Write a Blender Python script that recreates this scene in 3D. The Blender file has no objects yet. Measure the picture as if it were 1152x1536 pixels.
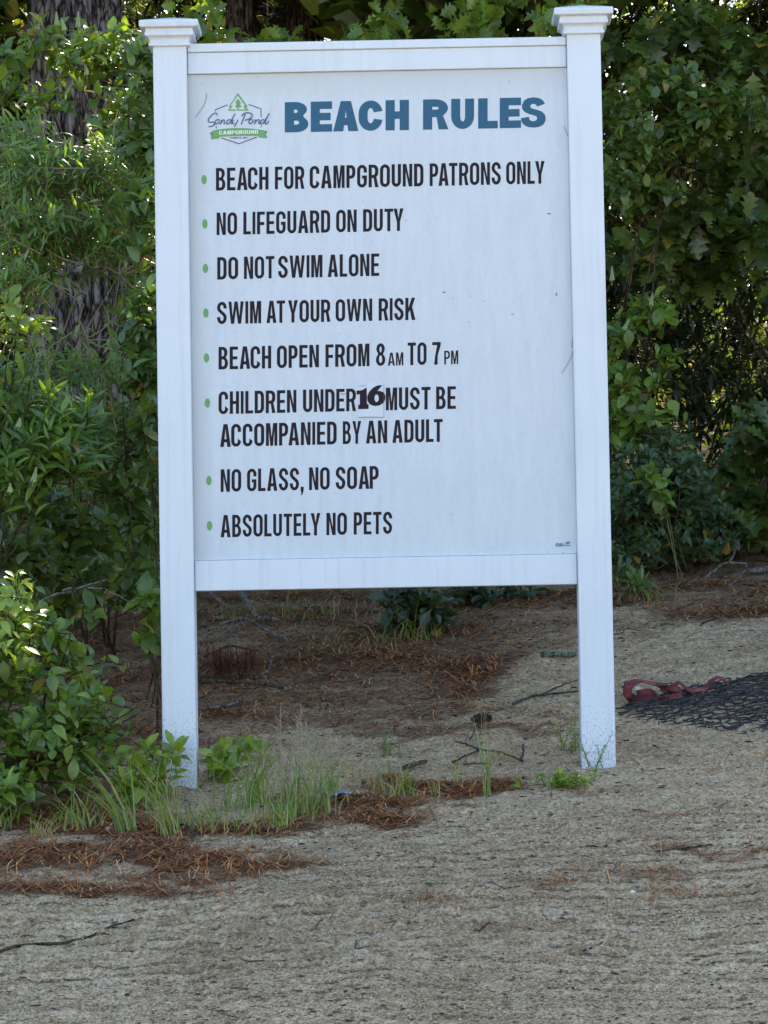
import bpy, math, random
import numpy as np
from mathutils import Vector, Matrix
from mathutils.geometry import tessellate_polygon

C = bpy.context.scene
COL = C.collection
RAD = math.radians

# ------------------------------------------------------------------ camera
CAM = np.array([0.0996, -10.4931, 0.2545])
CR = np.array([0.99978932, 0.01071166, -0.01750951])
CU = np.array([0.01809432, -0.0571822, 0.99819978])
CF = np.array([-0.00969115, 0.99830629, 0.05736397])
FPX = 4926.0                                    # focal length in pixels of a 1152 x 1536 frame
cd = bpy.data.cameras.new('camera')
cam = bpy.data.objects.new('camera', cd); COL.objects.link(cam)
cd.sensor_fit = 'VERTICAL'; cd.sensor_height = 36.0; cd.lens = FPX / 1536 * 36
cd.clip_start = 0.1; cd.clip_end = 2000
M = Matrix.Identity(4)
for i in range(3):
    M[i][0] = CR[i]; M[i][1] = CU[i]; M[i][2] = -CF[i]; M[i][3] = CAM[i]
cam.matrix_world = M
C.camera = cam

# ------------------------------------------------------------------ sky, sun, exposure
SUN_EL, SUN_AZ = 42.0, 16.0                     # the sun stands behind the woods, a little to the right
w = bpy.data.worlds.new('World'); C.world = w; w.use_nodes = True
nt = w.node_tree; bg = nt.nodes['Background']
sky = nt.nodes.new('ShaderNodeTexSky'); sky.sky_type = 'NISHITA'; sky.sun_disc = False
sky.sun_elevation = RAD(SUN_EL); sky.sun_rotation = RAD(SUN_AZ)
sky.air_density = 1.0; sky.dust_density = 1.2; sky.ozone_density = 1.4
nt.links.new(sky.outputs[0], bg.inputs[0]); bg.inputs[1].default_value = 0.12
sd = bpy.data.lights.new('sun', 'SUN'); sd.energy = 4.0; sd.angle = RAD(0.5); sd.color = (1, 0.9, 0.74)
so = bpy.data.objects.new('sun', sd); COL.objects.link(so)
sv = Vector((math.sin(RAD(SUN_AZ)) * math.cos(RAD(SUN_EL)), math.cos(RAD(SUN_AZ)) * math.cos(RAD(SUN_EL)), math.sin(RAD(SUN_EL))))
so.rotation_euler = sv.to_track_quat('Z', 'Y').to_euler(); so.location = sv * 30
C.view_settings.view_transform = 'Standard'; C.view_settings.look = 'None'
C.view_settings.gamma = 1; C.view_settings.exposure = 2.05
C.cycles.max_bounces = 8; C.cycles.diffuse_bounces = 4; C.cycles.transmission_bounces = 6
C.cycles.sample_clamp_indirect = 6

# ------------------------------------------------------------------ numeric helpers
RNG = np.random.default_rng(11)
def norm(a): return a / np.maximum(np.linalg.norm(a, axis=-1, keepdims=True), 1e-9)
_tab = np.random.default_rng(5).random((256, 256))
def vnoise(x, y):                                # smooth value noise, -1..1
    xi = np.floor(x).astype(int); yi = np.floor(y).astype(int); fx = x - xi; fy = y - yi
    fx = fx * fx * (3 - 2 * fx); fy = fy * fy * (3 - 2 * fy)
    g = lambda a, b: _tab[a & 255, b & 255]
    return 2 * ((g(xi, yi) * (1 - fx) + g(xi + 1, yi) * fx) * (1 - fy) + (g(xi, yi + 1) * (1 - fx) + g(xi + 1, yi + 1) * fx) * fy) - 1
def sstep(a, b, x):
    t = np.clip((x - a) / (b - a), 0, 1); return t * t * (3 - 2 * t)

_py = np.array([-400, -60, -15, -10.5, -6, -4, -3, -2, -1, 0, 1, 2, 3, 4, 6, 9, 14, 20, 30, 45, 70, 400.])
_pz = np.array([-3.2, -2.2, -1.65, -1.42, -1.04, -.75, -.575, -.385, -.19, -.006, .195, .40, .60, .79, 1.12, 1.5, 2.0, 3.0, 5.2, 8.6, 10, 11.0])
def furrow(x, y):                                # the combed furrows of the raked beach: how much raked, and the furrow profile 0..1
    rake = sstep(-.55, -1.25, y - .10 * vnoise(x * .9, y * .5) - .12 * x)
    u = y + .05 * x + .03 * vnoise(x * .8, y * 1.1 + 9)
    amp = .25 + .75 * sstep(-.3, .4, vnoise(x * .6 + 3, u * 4.0))
    return rake * amp, np.abs(np.sin(u * np.pi / .082))
def ground_z(x, y):
    x = np.asarray(x, float); y = np.asarray(y, float)
    z = (np.interp(y - .35, _py, _pz) + np.interp(y, _py, _pz) + np.interp(y + .35, _py, _pz)) / 3
    z = z + .037 * np.clip(x, -4, 4)
    z = z + .026 * vnoise(x * 1.3 + 7, y * 1.3) + .007 * vnoise(x * 4.1, y * 4.1 + 3)
    for px_, pz_ in ((-.668, .02), (.668, .016)):    # sand drifted against the posts
        q = np.hypot(x - px_, (y - .05)) ; z = z + pz_ * np.exp(-(q / .14) ** 2) * (1 + .6 * vnoise(x * 20, y * 20))
    near = sstep(-14, -9, y) * (1 - sstep(6, 9, y))
    ra, fu = furrow(x, y)
    z = z + near * ra * .020 * (.5 - fu)
    z = z + near * (.0050 * vnoise(x * 14, y * 17) + .0050 * vnoise(x * 31, y * 36) + .0045 * vnoise(x * 63, y * 70))
    return z
def gz(x, y): return float(ground_z(x, y))

def project(P):
    d = np.asarray(P, float) - CAM; ww = d @ CF
    ww = np.where(np.abs(ww) < 1e-6, 1e-6, ww)
    return 576 + FPX * (d @ CR) / ww, 768 - FPX * (d @ CU) / ww, ww
def ray(px, py): return norm(CF + CR * ((px - 576) / FPX) + CU * ((768 - py) / FPX))
def at(px, py, y):                               # the point seen at a pixel of the photograph, at depth y
    d = ray(px, py); return CAM + d * ((y - CAM[1]) / d[1])
def on_ground(px, py):
    d = ray(px, py); t = np.linspace(6, 30, 2400)
    P = CAM + d * t[:, None]; h = P[:, 2] - ground_z(P[:, 0], P[:, 1])
    i = int(np.argmax(h < 0)) if (h < 0).any() else 1500
    return P[i]
def mpp(y): return (y - CAM[1]) / FPX            # metres per photograph pixel at depth y

# ------------------------------------------------------------------ object helpers
def link(name, me, parent=None, mats=()):
    o = bpy.data.objects.new(name, me); COL.objects.link(o)
    for m in (mats if isinstance(mats, (list, tuple)) else [mats]): me.materials.append(m)
    if parent is not None:
        o.parent = parent; o.matrix_parent_inverse = Matrix.Translation(-Vector(parent.location)) if parent.parent is None else Matrix.Identity(4)
    return o
def tag(o, label=None, cat=None, group=None, kind=None):
    if label: o['label'] = label
    if cat: o['category'] = cat
    if group: o['group'] = group
    if kind: o['kind'] = kind
    return o
def thing(name, label, cat, loc=(0, 0, 0), group=None):
    o = bpy.data.objects.new(name, None); COL.objects.link(o); o.location = [float(v) for v in loc]
    o.empty_display_size = .1
    return tag(o, label, cat, group)
def np_mesh(name, V, F, smooth=True):            # F: (n,k) array
    V = np.ascontiguousarray(V, np.float32); F = np.ascontiguousarray(F, np.int32); k = F.shape[1]
    me = bpy.data.meshes.new(name)
    me.vertices.add(len(V)); me.vertices.foreach_set('co', V.ravel())
    me.loops.add(F.size); me.loops.foreach_set('vertex_index', F.ravel())
    me.polygons.add(len(F)); me.polygons.foreach_set('loop_start', np.arange(len(F), dtype=np.int32) * k)
    me.update(calc_edges=True)
    if smooth: me.polygons.foreach_set('use_smooth', np.ones(len(F), bool))
    me.validate(); return me
class MB:                                        # collects shapes into one mesh
    def __init__(s): s.v = []; s.f = []; s.m = []
    def add(s, V, F, mi=0):
        b = len(s.v); s.v += [tuple(map(float, p)) for p in V]; s.f += [tuple(int(i) + b for i in q) for q in F]; s.m += [mi] * len(F)
    def box(s, x0, x1, y0, y1, z0, z1, mi=0):
        V = [(x, y, z) for x in (x0, x1) for y in (y0, y1) for z in (z0, z1)]
        s.add(V, [(0, 1, 3, 2), (4, 6, 7, 5), (0, 4, 5, 1), (2, 3, 7, 6), (0, 2, 6, 4), (1, 5, 7, 3)], mi)
    def tube(s, P, R, n=6, mi=0, cap=True):
        P = np.asarray(P, float); R = np.broadcast_to(np.asarray(R, float), (len(P),))
        T = norm(np.gradient(P, axis=0)); ref = np.array([0, 0, 1.]) if abs(T[0][2]) < .9 else np.array([1., 0, 0])
        V = []
        for p, t, r in zip(P, T, R):
            a = norm(np.cross(t, ref)); b = np.cross(t, a)
            for k in range(n):
                an = 2 * math.pi * k / n; V.append(p + r * (a * math.cos(an) + b * math.sin(an)))
        F = [(i * n + k, i * n + (k + 1) % n, (i + 1) * n + (k + 1) % n, (i + 1) * n + k) for i in range(len(P) - 1) for k in range(n)]
        if cap: F += [tuple(range(n))[::-1], tuple((len(P) - 1) * n + k for k in range(n))]
        s.add(V, F, mi)
    def build(s, name, mats, parent=None, smooth=False, bevel=0):
        me = bpy.data.meshes.new(name); me.from_pydata(s.v, [], s.f); me.update()
        if smooth: me.polygons.foreach_set('use_smooth', np.ones(len(s.f), bool))
        o = link(name, me, parent, mats); me.polygons.foreach_set('material_index', s.m)
        if bevel:
            b = o.modifiers.new('bevel', 'BEVEL'); b.width = bevel; b.segments = 3; b.limit_method = 'ANGLE'
            me.polygons.foreach_set('use_smooth', np.ones(len(s.f), bool))
            n = o.modifiers.new('wn', 'WEIGHTED_NORMAL'); n.keep_sharp = True
        return o

# ------------------------------------------------------------------ materials
def nodes(name):
    m = bpy.data.materials.new(name); m.use_nodes = True; t = m.node_tree
    return m, t, t.nodes['Principled BSDF']
def N(t, typ, **kw):
    n = t.nodes.new(typ)
    for k, v in kw.items():
        if k in n.inputs: n.inputs[k].default_value = v
        else: setattr(n, k, v)
    return n
def ramp(t, stops, interp='LINEAR'):
    r = t.nodes.new('ShaderNodeValToRGB'); e = r.color_ramp.elements; r.color_ramp.interpolation = interp
    while len(e) < len(stops): e.new(.5)
    for el, (p, c) in zip(e, stops): el.position = p; el.color = (*c, 1) if len(c) == 3 else c
    return r
def plain(name, col, rough=.5, spec=.5, metal=0):
    m, t, b = nodes(name); b.inputs['Base Color'].default_value = (*col, 1); b.inputs['Roughness'].default_value = rough
    b.inputs['Specular IOR Level'].default_value = spec; b.inputs['Metallic'].default_value = metal; return m
def leaf_mat(name, stops, rough=.36, trans=.30, tcol=(1.5, 1.35, .5), spec=.62):
    m, t, b = nodes(name)
    g = N(t, 'ShaderNodeNewGeometry'); r = ramp(t, [(p * .96, c) for p, c in stops] + [(.984, (.22, .20, .04)), (1, (.30, .17, .05))]); t.links.new(g.outputs['Random Per Island'], r.inputs[0])
    tc = N(t, 'ShaderNodeTexCoord'); nz = N(t, 'ShaderNodeTexNoise', Scale=45.0, Detail=2.0); t.links.new(tc.outputs['Object'], nz.inputs['Vector'])
    mx = N(t, 'ShaderNodeMix', data_type='RGBA', blend_type='MULTIPLY'); mx.inputs[0].default_value = .5
    t.links.new(r.outputs[0], mx.inputs[6]); nr = ramp(t, [(.3, (.6, .6, .6)), (.7, (1.25, 1.25, 1.2))]); t.links.new(nz.outputs[0], nr.inputs[0]); t.links.new(nr.outputs[0], mx.inputs[7])
    t.links.new(mx.outputs[2], b.inputs['Base Color']); b.inputs['Roughness'].default_value = rough; b.inputs['Specular IOR Level'].default_value = spec
    tb = N(t, 'ShaderNodeBsdfTranslucent'); tm = N(t, 'ShaderNodeMix', data_type='RGBA', blend_type='MULTIPLY'); tm.inputs[0].default_value = 1; tm.clamp_result = False
    t.links.new(mx.outputs[2], tm.inputs[6]); tm.inputs[7].default_value = (*[c * 1.8 for c in tcol], 1); t.links.new(tm.outputs[2], tb.inputs[0])
    ms = N(t, 'ShaderNodeMixShader'); ms.inputs[0].default_value = trans
    t.links.new(b.outputs[0], ms.inputs[1]); t.links.new(tb.outputs[0], ms.inputs[2])
    t.links.new(ms.outputs[0], t.nodes['Material Output'].inputs[0]); return m

def vinyl_mat(name, base, dirt_z=None, rough=.38, mottled=.0):
    m, t, b = nodes(name); tc = N(t, 'ShaderNodeTexCoord')
    n1 = N(t, 'ShaderNodeTexNoise', Scale=3.0, Detail=6.0, Roughness=.65); t.links.new(tc.outputs['Object'], n1.inputs['Vector'])
    r1 = ramp(t, [(.3, tuple(c * (.93 - mottled) for c in base)), (.65, base)]); t.links.new(n1.outputs[0], r1.inputs[0])
    # sparse grime flecks
    v = N(t, 'ShaderNodeTexNoise', Scale=140.0, Detail=2.0); t.links.new(tc.outputs['Object'], v.inputs['Vector'])
    rv = ramp(t, [(.73, (0, 0, 0)), (.80, (1, 1, 1))]); t.links.new(v.outputs[0], rv.inputs[0])
    fac = rv.outputs[0]
    mp = N(t, 'ShaderNodeMapping'); mp.inputs['Scale'].default_value = (420, 420, 95); t.links.new(tc.outputs['Object'], mp.inputs[0])
    sp = N(t, 'ShaderNodeTexNoise', Scale=1.0, Detail=3.0); t.links.new(mp.outputs[0], sp.inputs['Vector'])
    sx = N(t, 'ShaderNodeSeparateXYZ'); t.links.new(tc.outputs['Object'], sx.inputs[0])
    mr = N(t, 'ShaderNodeMapRange'); mr.inputs[1].default_value = .0; mr.inputs[2].default_value = .42; mr.inputs[3].default_value = .17; mr.inputs[4].default_value = -.05
    t.links.new(sx.outputs[2], mr.inputs[0])
    ad = N(t, 'ShaderNodeMath', operation='ADD'); t.links.new(sp.outputs[0], ad.inputs[0]); t.links.new(mr.outputs[0], ad.inputs[1])
    rs = ramp(t, [(.66, (0, 0, 0)), (.73, (1, 1, 1))]); t.links.new(ad.outputs[0], rs.inputs[0])
    mxm = N(t, 'ShaderNodeMath', operation='MAXIMUM')
    ml = N(t, 'ShaderNodeMath', operation='MULTIPLY'); ml.inputs[1].default_value = .35; t.links.new(fac, ml.inputs[0])
    m2 = N(t, 'ShaderNodeMath', operation='MULTIPLY'); m2.inputs[1].default_value = .75 if dirt_z else 0.0; t.links.new(rs.outputs[0], m2.inputs[0])
    t.links.new(ml.outputs[0], mxm.inputs[0]); t.links.new(m2.outputs[0], mxm.inputs[1])
    mpg = N(t, 'ShaderNodeMapping'); mpg.inputs['Scale'].default_value = (38, 38, 1.6); t.links.new(tc.outputs['Object'], mpg.inputs[0])
    ng = N(t, 'ShaderNodeTexNoise', Scale=1.0, Detail=5.0, Roughness=.65); t.links.new(mpg.outputs[0], ng.inputs['Vector'])
    rg = ramp(t, [(.50, (0, 0, 0)), (.75, (.34, .34, .34))]); t.links.new(ng.outputs[0], rg.inputs[0])
    mgx = N(t, 'ShaderNodeMix', data_type='RGBA'); t.links.new(rg.outputs[0], mgx.inputs[0]); t.links.new(r1.outputs[0], mgx.inputs[6]); mgx.inputs[7].default_value = (.40, .44, .42, 1)
    mx = N(t, 'ShaderNodeMix', data_type='RGBA'); t.links.new(mxm.outputs[0], mx.inputs[0]); t.links.new(mgx.outputs[2], mx.inputs[6]); mx.inputs[7].default_value = (.18, .16, .13, 1)
    t.links.new(mx.outputs[2], b.inputs['Base Color']); b.inputs['Roughness'].default_value = rough; b.inputs['Specular IOR Level'].default_value = .4
    bp = N(t, 'ShaderNodeBump', Strength=.06, Distance=.01); t.links.new(n1.outputs[0], bp.inputs['Height']); t.links.new(bp.outputs[0], b.inputs['Normal'])
    return m
def panel_mat():
    m, t, b = nodes('printed panel sheet'); tc = N(t, 'ShaderNodeTexCoord')
    mp = N(t, 'ShaderNodeMapping'); mp.inputs['Scale'].default_value = (9, 1, 1.6); t.links.new(tc.outputs['Object'], mp.inputs[0])
    n1 = N(t, 'ShaderNodeTexNoise', Scale=3.0, Detail=8.0, Roughness=.7); t.links.new(mp.outputs[0], n1.inputs['Vector'])
    n2 = N(t, 'ShaderNodeTexNoise', Scale=90.0, Detail=3.0); t.links.new(tc.outputs['Object'], n2.inputs['Vector'])
    a = N(t, 'ShaderNodeMath', operation='MULTIPLY_ADD'); t.links.new(n2.outputs[0], a.inputs[0]); a.inputs[1].default_value = .45; t.links.new(n1.outputs[0], a.inputs[2])
    r = ramp(t, [(.5, (.50, .565, .62)), (.85, (.56, .625, .685))]); t.links.new(a.outputs[0], r.inputs[0])
    # greyer towards the left edge and the top edge of the sheet
    sx = N(t, 'ShaderNodeSeparateXYZ'); t.links.new(tc.outputs['Object'], sx.inputs[0])
    l = N(t, 'ShaderNodeMapRange'); l.inputs[1].default_value = -.615; l.inputs[2].default_value = -.545; l.inputs[3].default_value = 1; l.inputs[4].default_value = 0; t.links.new(sx.outputs[0], l.inputs[0])
    u = N(t, 'ShaderNodeMapRange'); u.inputs[1].default_value = 2.29; u.inputs[2].default_value = 2.19; u.inputs[3].default_value = .8; u.inputs[4].default_value = 0; t.links.new(sx.outputs[2], u.inputs[0])
    mm = N(t, 'ShaderNodeMath', operation='MAXIMUM'); t.links.new(l.outputs[0], mm.inputs[0]); t.links.new(u.outputs[0], mm.inputs[1])
    mu = N(t, 'ShaderNodeMath', operation='MULTIPLY'); t.links.new(mm.outputs[0], mu.inputs[0]); t.links.new(a.outputs[0], mu.inputs[1])
    m3 = N(t, 'ShaderNodeMath', operation='MULTIPLY'); m3.inputs[1].default_value = .55; t.links.new(mu.outputs[0], m3.inputs[0])
    mx = N(t, 'ShaderNodeMix', data_type='RGBA'); t.links.new(m3.outputs[0], mx.inputs[0]); t.links.new(r.outputs[0], mx.inputs[6]); mx.inputs[7].default_value = (.38, .40, .36, 1)
    t.links.new(mx.outputs[2], b.inputs['Base Color']); b.inputs['Roughness'].default_value = .45; b.inputs['Specular IOR Level'].default_value = .35
    return m

def ground_mat():
    m, t, b = nodes('sand with needle litter'); tc = N(t, 'ShaderNodeTexCoord')
    def noise(s, d=4., r=.6, vec=None):
        n = N(t, 'ShaderNodeTexNoise', Scale=s, Detail=d, Roughness=r); t.links.new(vec or tc.outputs['Object'], n.inputs['Vector']); return n.outputs[0]
    big = noise(1.1, 5.); mid = noise(14., 5., .7); fine = noise(95., 4., .75); grain = noise(210., 3., .7)
    r1 = ramp(t, [(.36, (.31, .215, .122)), (.49, (.54, .40, .242)), (.63, (.78, .635, .435))])
    s1 = N(t, 'ShaderNodeMath', operation='MULTIPLY_ADD'); t.links.new(fine, s1.inputs[0]); s1.inputs[1].default_value = .95; 
    s0 = N(t, 'ShaderNodeMath', operation='MULTIPLY_ADD'); t.links.new(mid, s0.inputs[0]); s0.inputs[1].default_value = .42; s0.inputs[2].default_value = -.18
    t.links.new(s0.outputs[0], s1.inputs[2]); t.links.new(s1.outputs[0], r1.inputs[0])
    # dark mineral and bark grains in the sand
    gr = ramp(t, [(.57, (1, 1, 1)), (.67, (.45, .38, .31))]); t.links.new(grain, gr.inputs[0])
    mg = N(t, 'ShaderNodeMix', data_type='RGBA', blend_type='MULTIPLY'); mg.inputs[0].default_value = .8; t.links.new(r1.outputs[0], mg.inputs[6]); t.links.new(gr.outputs[0], mg.inputs[7])
    # damp darker reaches
    rb = ramp(t, [(.35, (.78, .76, .74)), (.6, (1.05, 1.05, 1.05))]); t.links.new(big, rb.inputs[0])
    mb = N(t, 'ShaderNodeMix', data_type='RGBA', blend_type='MULTIPLY'); mb.inputs[0].default_value = 1; t.links.new(mg.outputs[2], mb.inputs[6]); t.links.new(rb.outputs[0], mb.inputs[7])
    # streaks of fine dark debris combed out by the rake
    mps = N(t, 'ShaderNodeMapping'); mps.inputs['Scale'].default_value = (3.2, 17, 6); mps.inputs['Rotation'].default_value = (0, 0, .05); t.links.new(tc.outputs['Object'], mps.inputs[0])
    st_ = noise(1., 6., .72, mps.outputs[0]); rst = ramp(t, [(.36, (.74, .71, .67)), (.48, (.97, .97, .97)), (.62, (1.1, 1.1, 1.1))]); t.links.new(st_, rst.inputs[0])
    mst = N(t, 'ShaderNodeMix', data_type='RGBA', blend_type='MULTIPLY'); mst.inputs[0].default_value = .8; t.links.new(mb.outputs[2], mst.inputs[6]); t.links.new(rst.outputs[0], mst.inputs[7]); mb = mst
    # rotted needles
    at_ = N(t, 'ShaderNodeAttribute', attribute_name='litter')
    mpv = N(t, 'ShaderNodeMapping'); mpv.inputs['Scale'].default_value = (18, 70, 30); t.links.new(tc.outputs['Object'], mpv.inputs[0])
    nn = noise(1., 5., .75, mpv.outputs[0]); nl = ramp(t, [(.33, (.036, .020, .012)), (.52, (.135, .075, .043)), (.7, (.27, .175, .11))]); t.links.new(nn, nl.inputs[0])
    lm = N(t, 'ShaderNodeMath', operation='MULTIPLY_ADD'); t.links.new(at_.outputs['Fac'], lm.inputs[0]); lm.inputs[1].default_value = 1.5
    l2 = N(t, 'ShaderNodeMath', operation='MULTIPLY_ADD'); t.links.new(mid, l2.inputs[0]); l2.inputs[1].default_value = 1.4; l2.inputs[2].default_value = -1.15; t.links.new(l2.outputs[0], lm.inputs[2])
    lc = N(t, 'ShaderNodeClamp'); t.links.new(lm.outputs[0], lc.inputs[0])
    ml = N(t, 'ShaderNodeMix', data_type='RGBA'); t.links.new(lc.outputs[0], ml.inputs[0]); t.links.new(mb.outputs[2], ml.inputs[6]); t.links.new(nl.outputs[0], ml.inputs[7])
    t.links.new(ml.outputs[2], b.inputs['Base Color']); b.inputs['Roughness'].default_value = .95; b.inputs['Specular IOR Level'].default_value = .12
    mpb = N(t, 'ShaderNodeMapping'); mpb.inputs['Scale'].default_value = (60, 75, 60); t.links.new(tc.outputs['Object'], mpb.inputs[0])
    cl = noise(1., 4., .7, mpb.outputs[0])
    h1 = N(t, 'ShaderNodeMath', operation='MULTIPLY_ADD'); t.links.new(fine, h1.inputs[0]); h1.inputs[1].default_value = .5; t.links.new(cl, h1.inputs[2])
    bp = N(t, 'ShaderNodeBump', Strength=1.0, Distance=.022); t.links.new(h1.outputs[0], bp.inputs['Height']); t.links.new(bp.outputs[0], b.inputs['Normal'])
    return m

def bark_mat(name, dark, light, scale=1.):
    m, t, b = nodes(name); tc = N(t, 'ShaderNodeTexCoord')
    mp = N(t, 'ShaderNodeMapping'); mp.inputs['Scale'].default_value = (34 * scale, 34 * scale, 9 * scale); t.links.new(tc.outputs['Object'], mp.inputs[0])
    n = N(t, 'ShaderNodeTexNoise', Scale=1.0, Detail=8.0, Roughness=.7); t.links.new(mp.outputs[0], n.inputs['Vector'])
    mv = N(t, 'ShaderNodeMapping'); mv.inputs['Scale'].default_value = (24 * scale, 24 * scale, 6.5 * scale); t.links.new(tc.outputs['Object'], mv.inputs[0])
    wv = N(t, 'ShaderNodeMix', data_type='RGBA', blend_type='ADD'); wv.inputs[0].default_value = .9; t.links.new(mv.outputs[0], wv.inputs[6]); t.links.new(n.outputs[1], wv.inputs[7])
    vo = N(t, 'ShaderNodeTexVoronoi', feature='DISTANCE_TO_EDGE', Scale=1.0); t.links.new(wv.outputs[2], vo.inputs['Vector'])
    rv = ramp(t, [(.01, (.14, .13, .12)), (.11, (1, 1, 1))] if scale < 1.5 else [(.0, (.8, .8, .8)), (.1, (1, 1, 1))]); t.links.new(vo.outputs['Distance'], rv.inputs[0])
    r = ramp(t, [(.42, dark), (.49, tuple((a + c) / 2 for a, c in zip(dark, light))), (.57, light)]); t.links.new(n.outputs[0], r.inputs[0])
    mc = N(t, 'ShaderNodeMix', data_type='RGBA', blend_type='MULTIPLY'); mc.inputs[0].default_value = 1; t.links.new(r.outputs[0], mc.inputs[6]); t.links.new(rv.outputs[0], mc.inputs[7])
    t.links.new(mc.outputs[2], b.inputs['Base Color']); b.inputs['Roughness'].default_value = .92; b.inputs['Specular IOR Level'].default_value = .15
    bp = N(t, 'ShaderNodeBump', Strength=.9, Distance=.02); t.links.new(n.outputs[0], bp.inputs['Height']); t.links.new(bp.outputs[0], b.inputs['Normal'])
    return m
def island_mat(name, stops, rough=.8, spec=.2):
    m, t, b = nodes(name); g = N(t, 'ShaderNodeNewGeometry'); r = ramp(t, stops); t.links.new(g.outputs['Random Per Island'], r.inputs[0])
    t.links.new(r.outputs[0], b.inputs['Base Color']); b.inputs['Roughness'].default_value = rough; b.inputs['Specular IOR Level'].default_value = spec; return m

M_GROUND = ground_mat()
M_VINYL = vinyl_mat('white vinyl', (.615, .685, .755))
M_POST = vinyl_mat('white vinyl splashed with mud', (.615, .685, .755), dirt_z=True)
M_PANEL = panel_mat()
M_BLACK = plain('black lettering film', (.016, .011, .017), .65, .2)
M_TEAL = plain('teal lettering film', (.021, .100, .178), .55, .3)
M_NAVY = plain('navy print', (.02, .045, .14), .4)
M_GREEN = plain('green print', (.11, .31, .085), .4)
M_DGREEN = plain('dark green print', (.05, .16, .05), .4)
M_WHITE = plain('white print', (.72, .75, .74), .45)
M_STICK = plain('clear sticker film', (.545, .615, .675), .4)
M_SPECK = plain('dirt speck', (.06, .05, .045), .8)
M_BARK = bark_mat('grey pine bark', (.014, .012, .011), (.21, .182, .168))
M_BARK2 = bark_mat('brown ridged bark', (.012, .008, .006), (.16, .115, .085), 1.2)
M_STEM = bark_mat('thin brown stem', (.03, .02, .012), (.12, .085, .05), 2)
M_GSTEM = plain('green shoot', (.10, .12, .03), .6)
M_PALE = plain('pale dead twig', (.28, .22, .15), .8)
M_OVAL = leaf_mat('oval green leaf', [(0, (0.065, 0.122, 0.019)), (.5, (0.109, 0.188, 0.026)), (1, (0.184, 0.269, 0.035))])
M_OVALD = leaf_mat('deep green oval leaf', [(0, (0.052, 0.093, 0.024)), (.6, (0.086, 0.147, 0.031)), (1, (0.131, 0.205, 0.036))])
M_FRESH = leaf_mat('fresh green leaf', [(0, (0.101, 0.170, 0.017)), (.6, (0.164, 0.246, 0.024)), (1, (0.250, 0.328, 0.032))])
M_LANCE = leaf_mat('narrow leaf', [(0, (0.059, 0.121, 0.022)), (.5, (0.101, 0.199, 0.035)), (1, (0.175, 0.277, 0.049))])
M_BLUE = leaf_mat('bluish glossy leaf', [(0, (.045, .085, .030)), (.6, (.070, .125, .048)), (1, (.11, .165, .075))], rough=.3)
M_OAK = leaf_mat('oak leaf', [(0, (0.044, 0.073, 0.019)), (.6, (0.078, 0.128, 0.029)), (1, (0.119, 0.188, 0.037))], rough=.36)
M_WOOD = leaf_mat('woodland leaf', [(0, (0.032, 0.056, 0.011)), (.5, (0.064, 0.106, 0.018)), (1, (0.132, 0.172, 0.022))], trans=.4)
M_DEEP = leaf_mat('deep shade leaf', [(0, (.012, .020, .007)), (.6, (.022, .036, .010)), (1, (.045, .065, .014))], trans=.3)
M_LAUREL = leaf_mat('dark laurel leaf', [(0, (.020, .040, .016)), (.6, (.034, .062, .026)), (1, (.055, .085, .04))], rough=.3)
M_SUNLEAF = leaf_mat('yellow green leaf with painted sunlight', [(0, (.13, .24, .03)), (.6, (.24, .34, .05)), (1, (.38, .42, .10))])  # sunlight on the left edge leaf cluster is put into this colour
M_GRASS = leaf_mat('grass blade', [(0, (.055, .12, .018)), (.55, (.11, .205, .03)), (.85, (.19, .27, .05)), (1, (.38, .31, .13))], trans=.3)
M_DRYG = leaf_mat('dry grass', [(0, (.20, .15, .07)), (1, (.36, .28, .15))], trans=.25)
M_NEEDLE = island_mat('fallen pine needle', [(0, (.11, .036, .014)), (.4, (.34, .115, .036)), (.75, (.52, .21, .068)), (1, (.62, .35, .15))])
M_TWIG = island_mat('fallen twig', [(0, (.022, .016, .011)), (.5, (.075, .055, .038)), (1, (.24, .19, .14))])
M_PEB = island_mat('pebble', [(0, (.10, .09, .08)), (.6, (.28, .25, .22)), (1, (.5, .48, .45))])
M_FLOWER = plain('greenish white buds', (.34, .42, .20), .7)

# ------------------------------------------------------------------ the ground: one sheet to the horizon
def axis(lo, hi, step, far):
    a = list(np.arange(lo, hi + 1e-6, step)); s = step; x = hi
    while x < far: s *= 1.28; x += s; a.append(x)
    s = step; x = lo
    while x > -far: s *= 1.28; x -= s; a.insert(0, x)
    return np.array(a)
LITTER = [(90, 1230, 150, 20, 1), (270, 1246, 190, 13, 1), (430, 1240, 70, 12, .8), (50, 1284, 125, 20, 1), (215, 1272, 80, 18, 1), (345, 1294, 130, 15, 1), (40, 1330, 100, 15, 1),
          (180, 1338, 150, 10, .9), (260, 1314, 100, 10, .8), (530, 1206, 110, 13, 1), (570, 1228, 70, 11, 1), (650, 1182, 100, 17, 1), (725, 1180, 60, 15, 1), (480, 1222, 60, 9, .8),
          (655, 1347, 70, 6, .55), (1035, 1281, 75, 5, .6), (960, 1312, 90, 8, .5), (1140, 1272, 50, 6, .6), (1000, 1347, 90, 5, .4), (840, 1330, 60, 5, .4), (690, 1215, 30, 6, .5), (560, 1255, 40, 5, .3),
          (870, 1190, 60, 6, .45), (1000, 1225, 60, 5, .3), (640, 1066, 150, 12, .75), (760, 1092, 90, 8, .7), (600, 1098, 110, 10, .7), (830, 1075, 60, 8, .5)]
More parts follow.
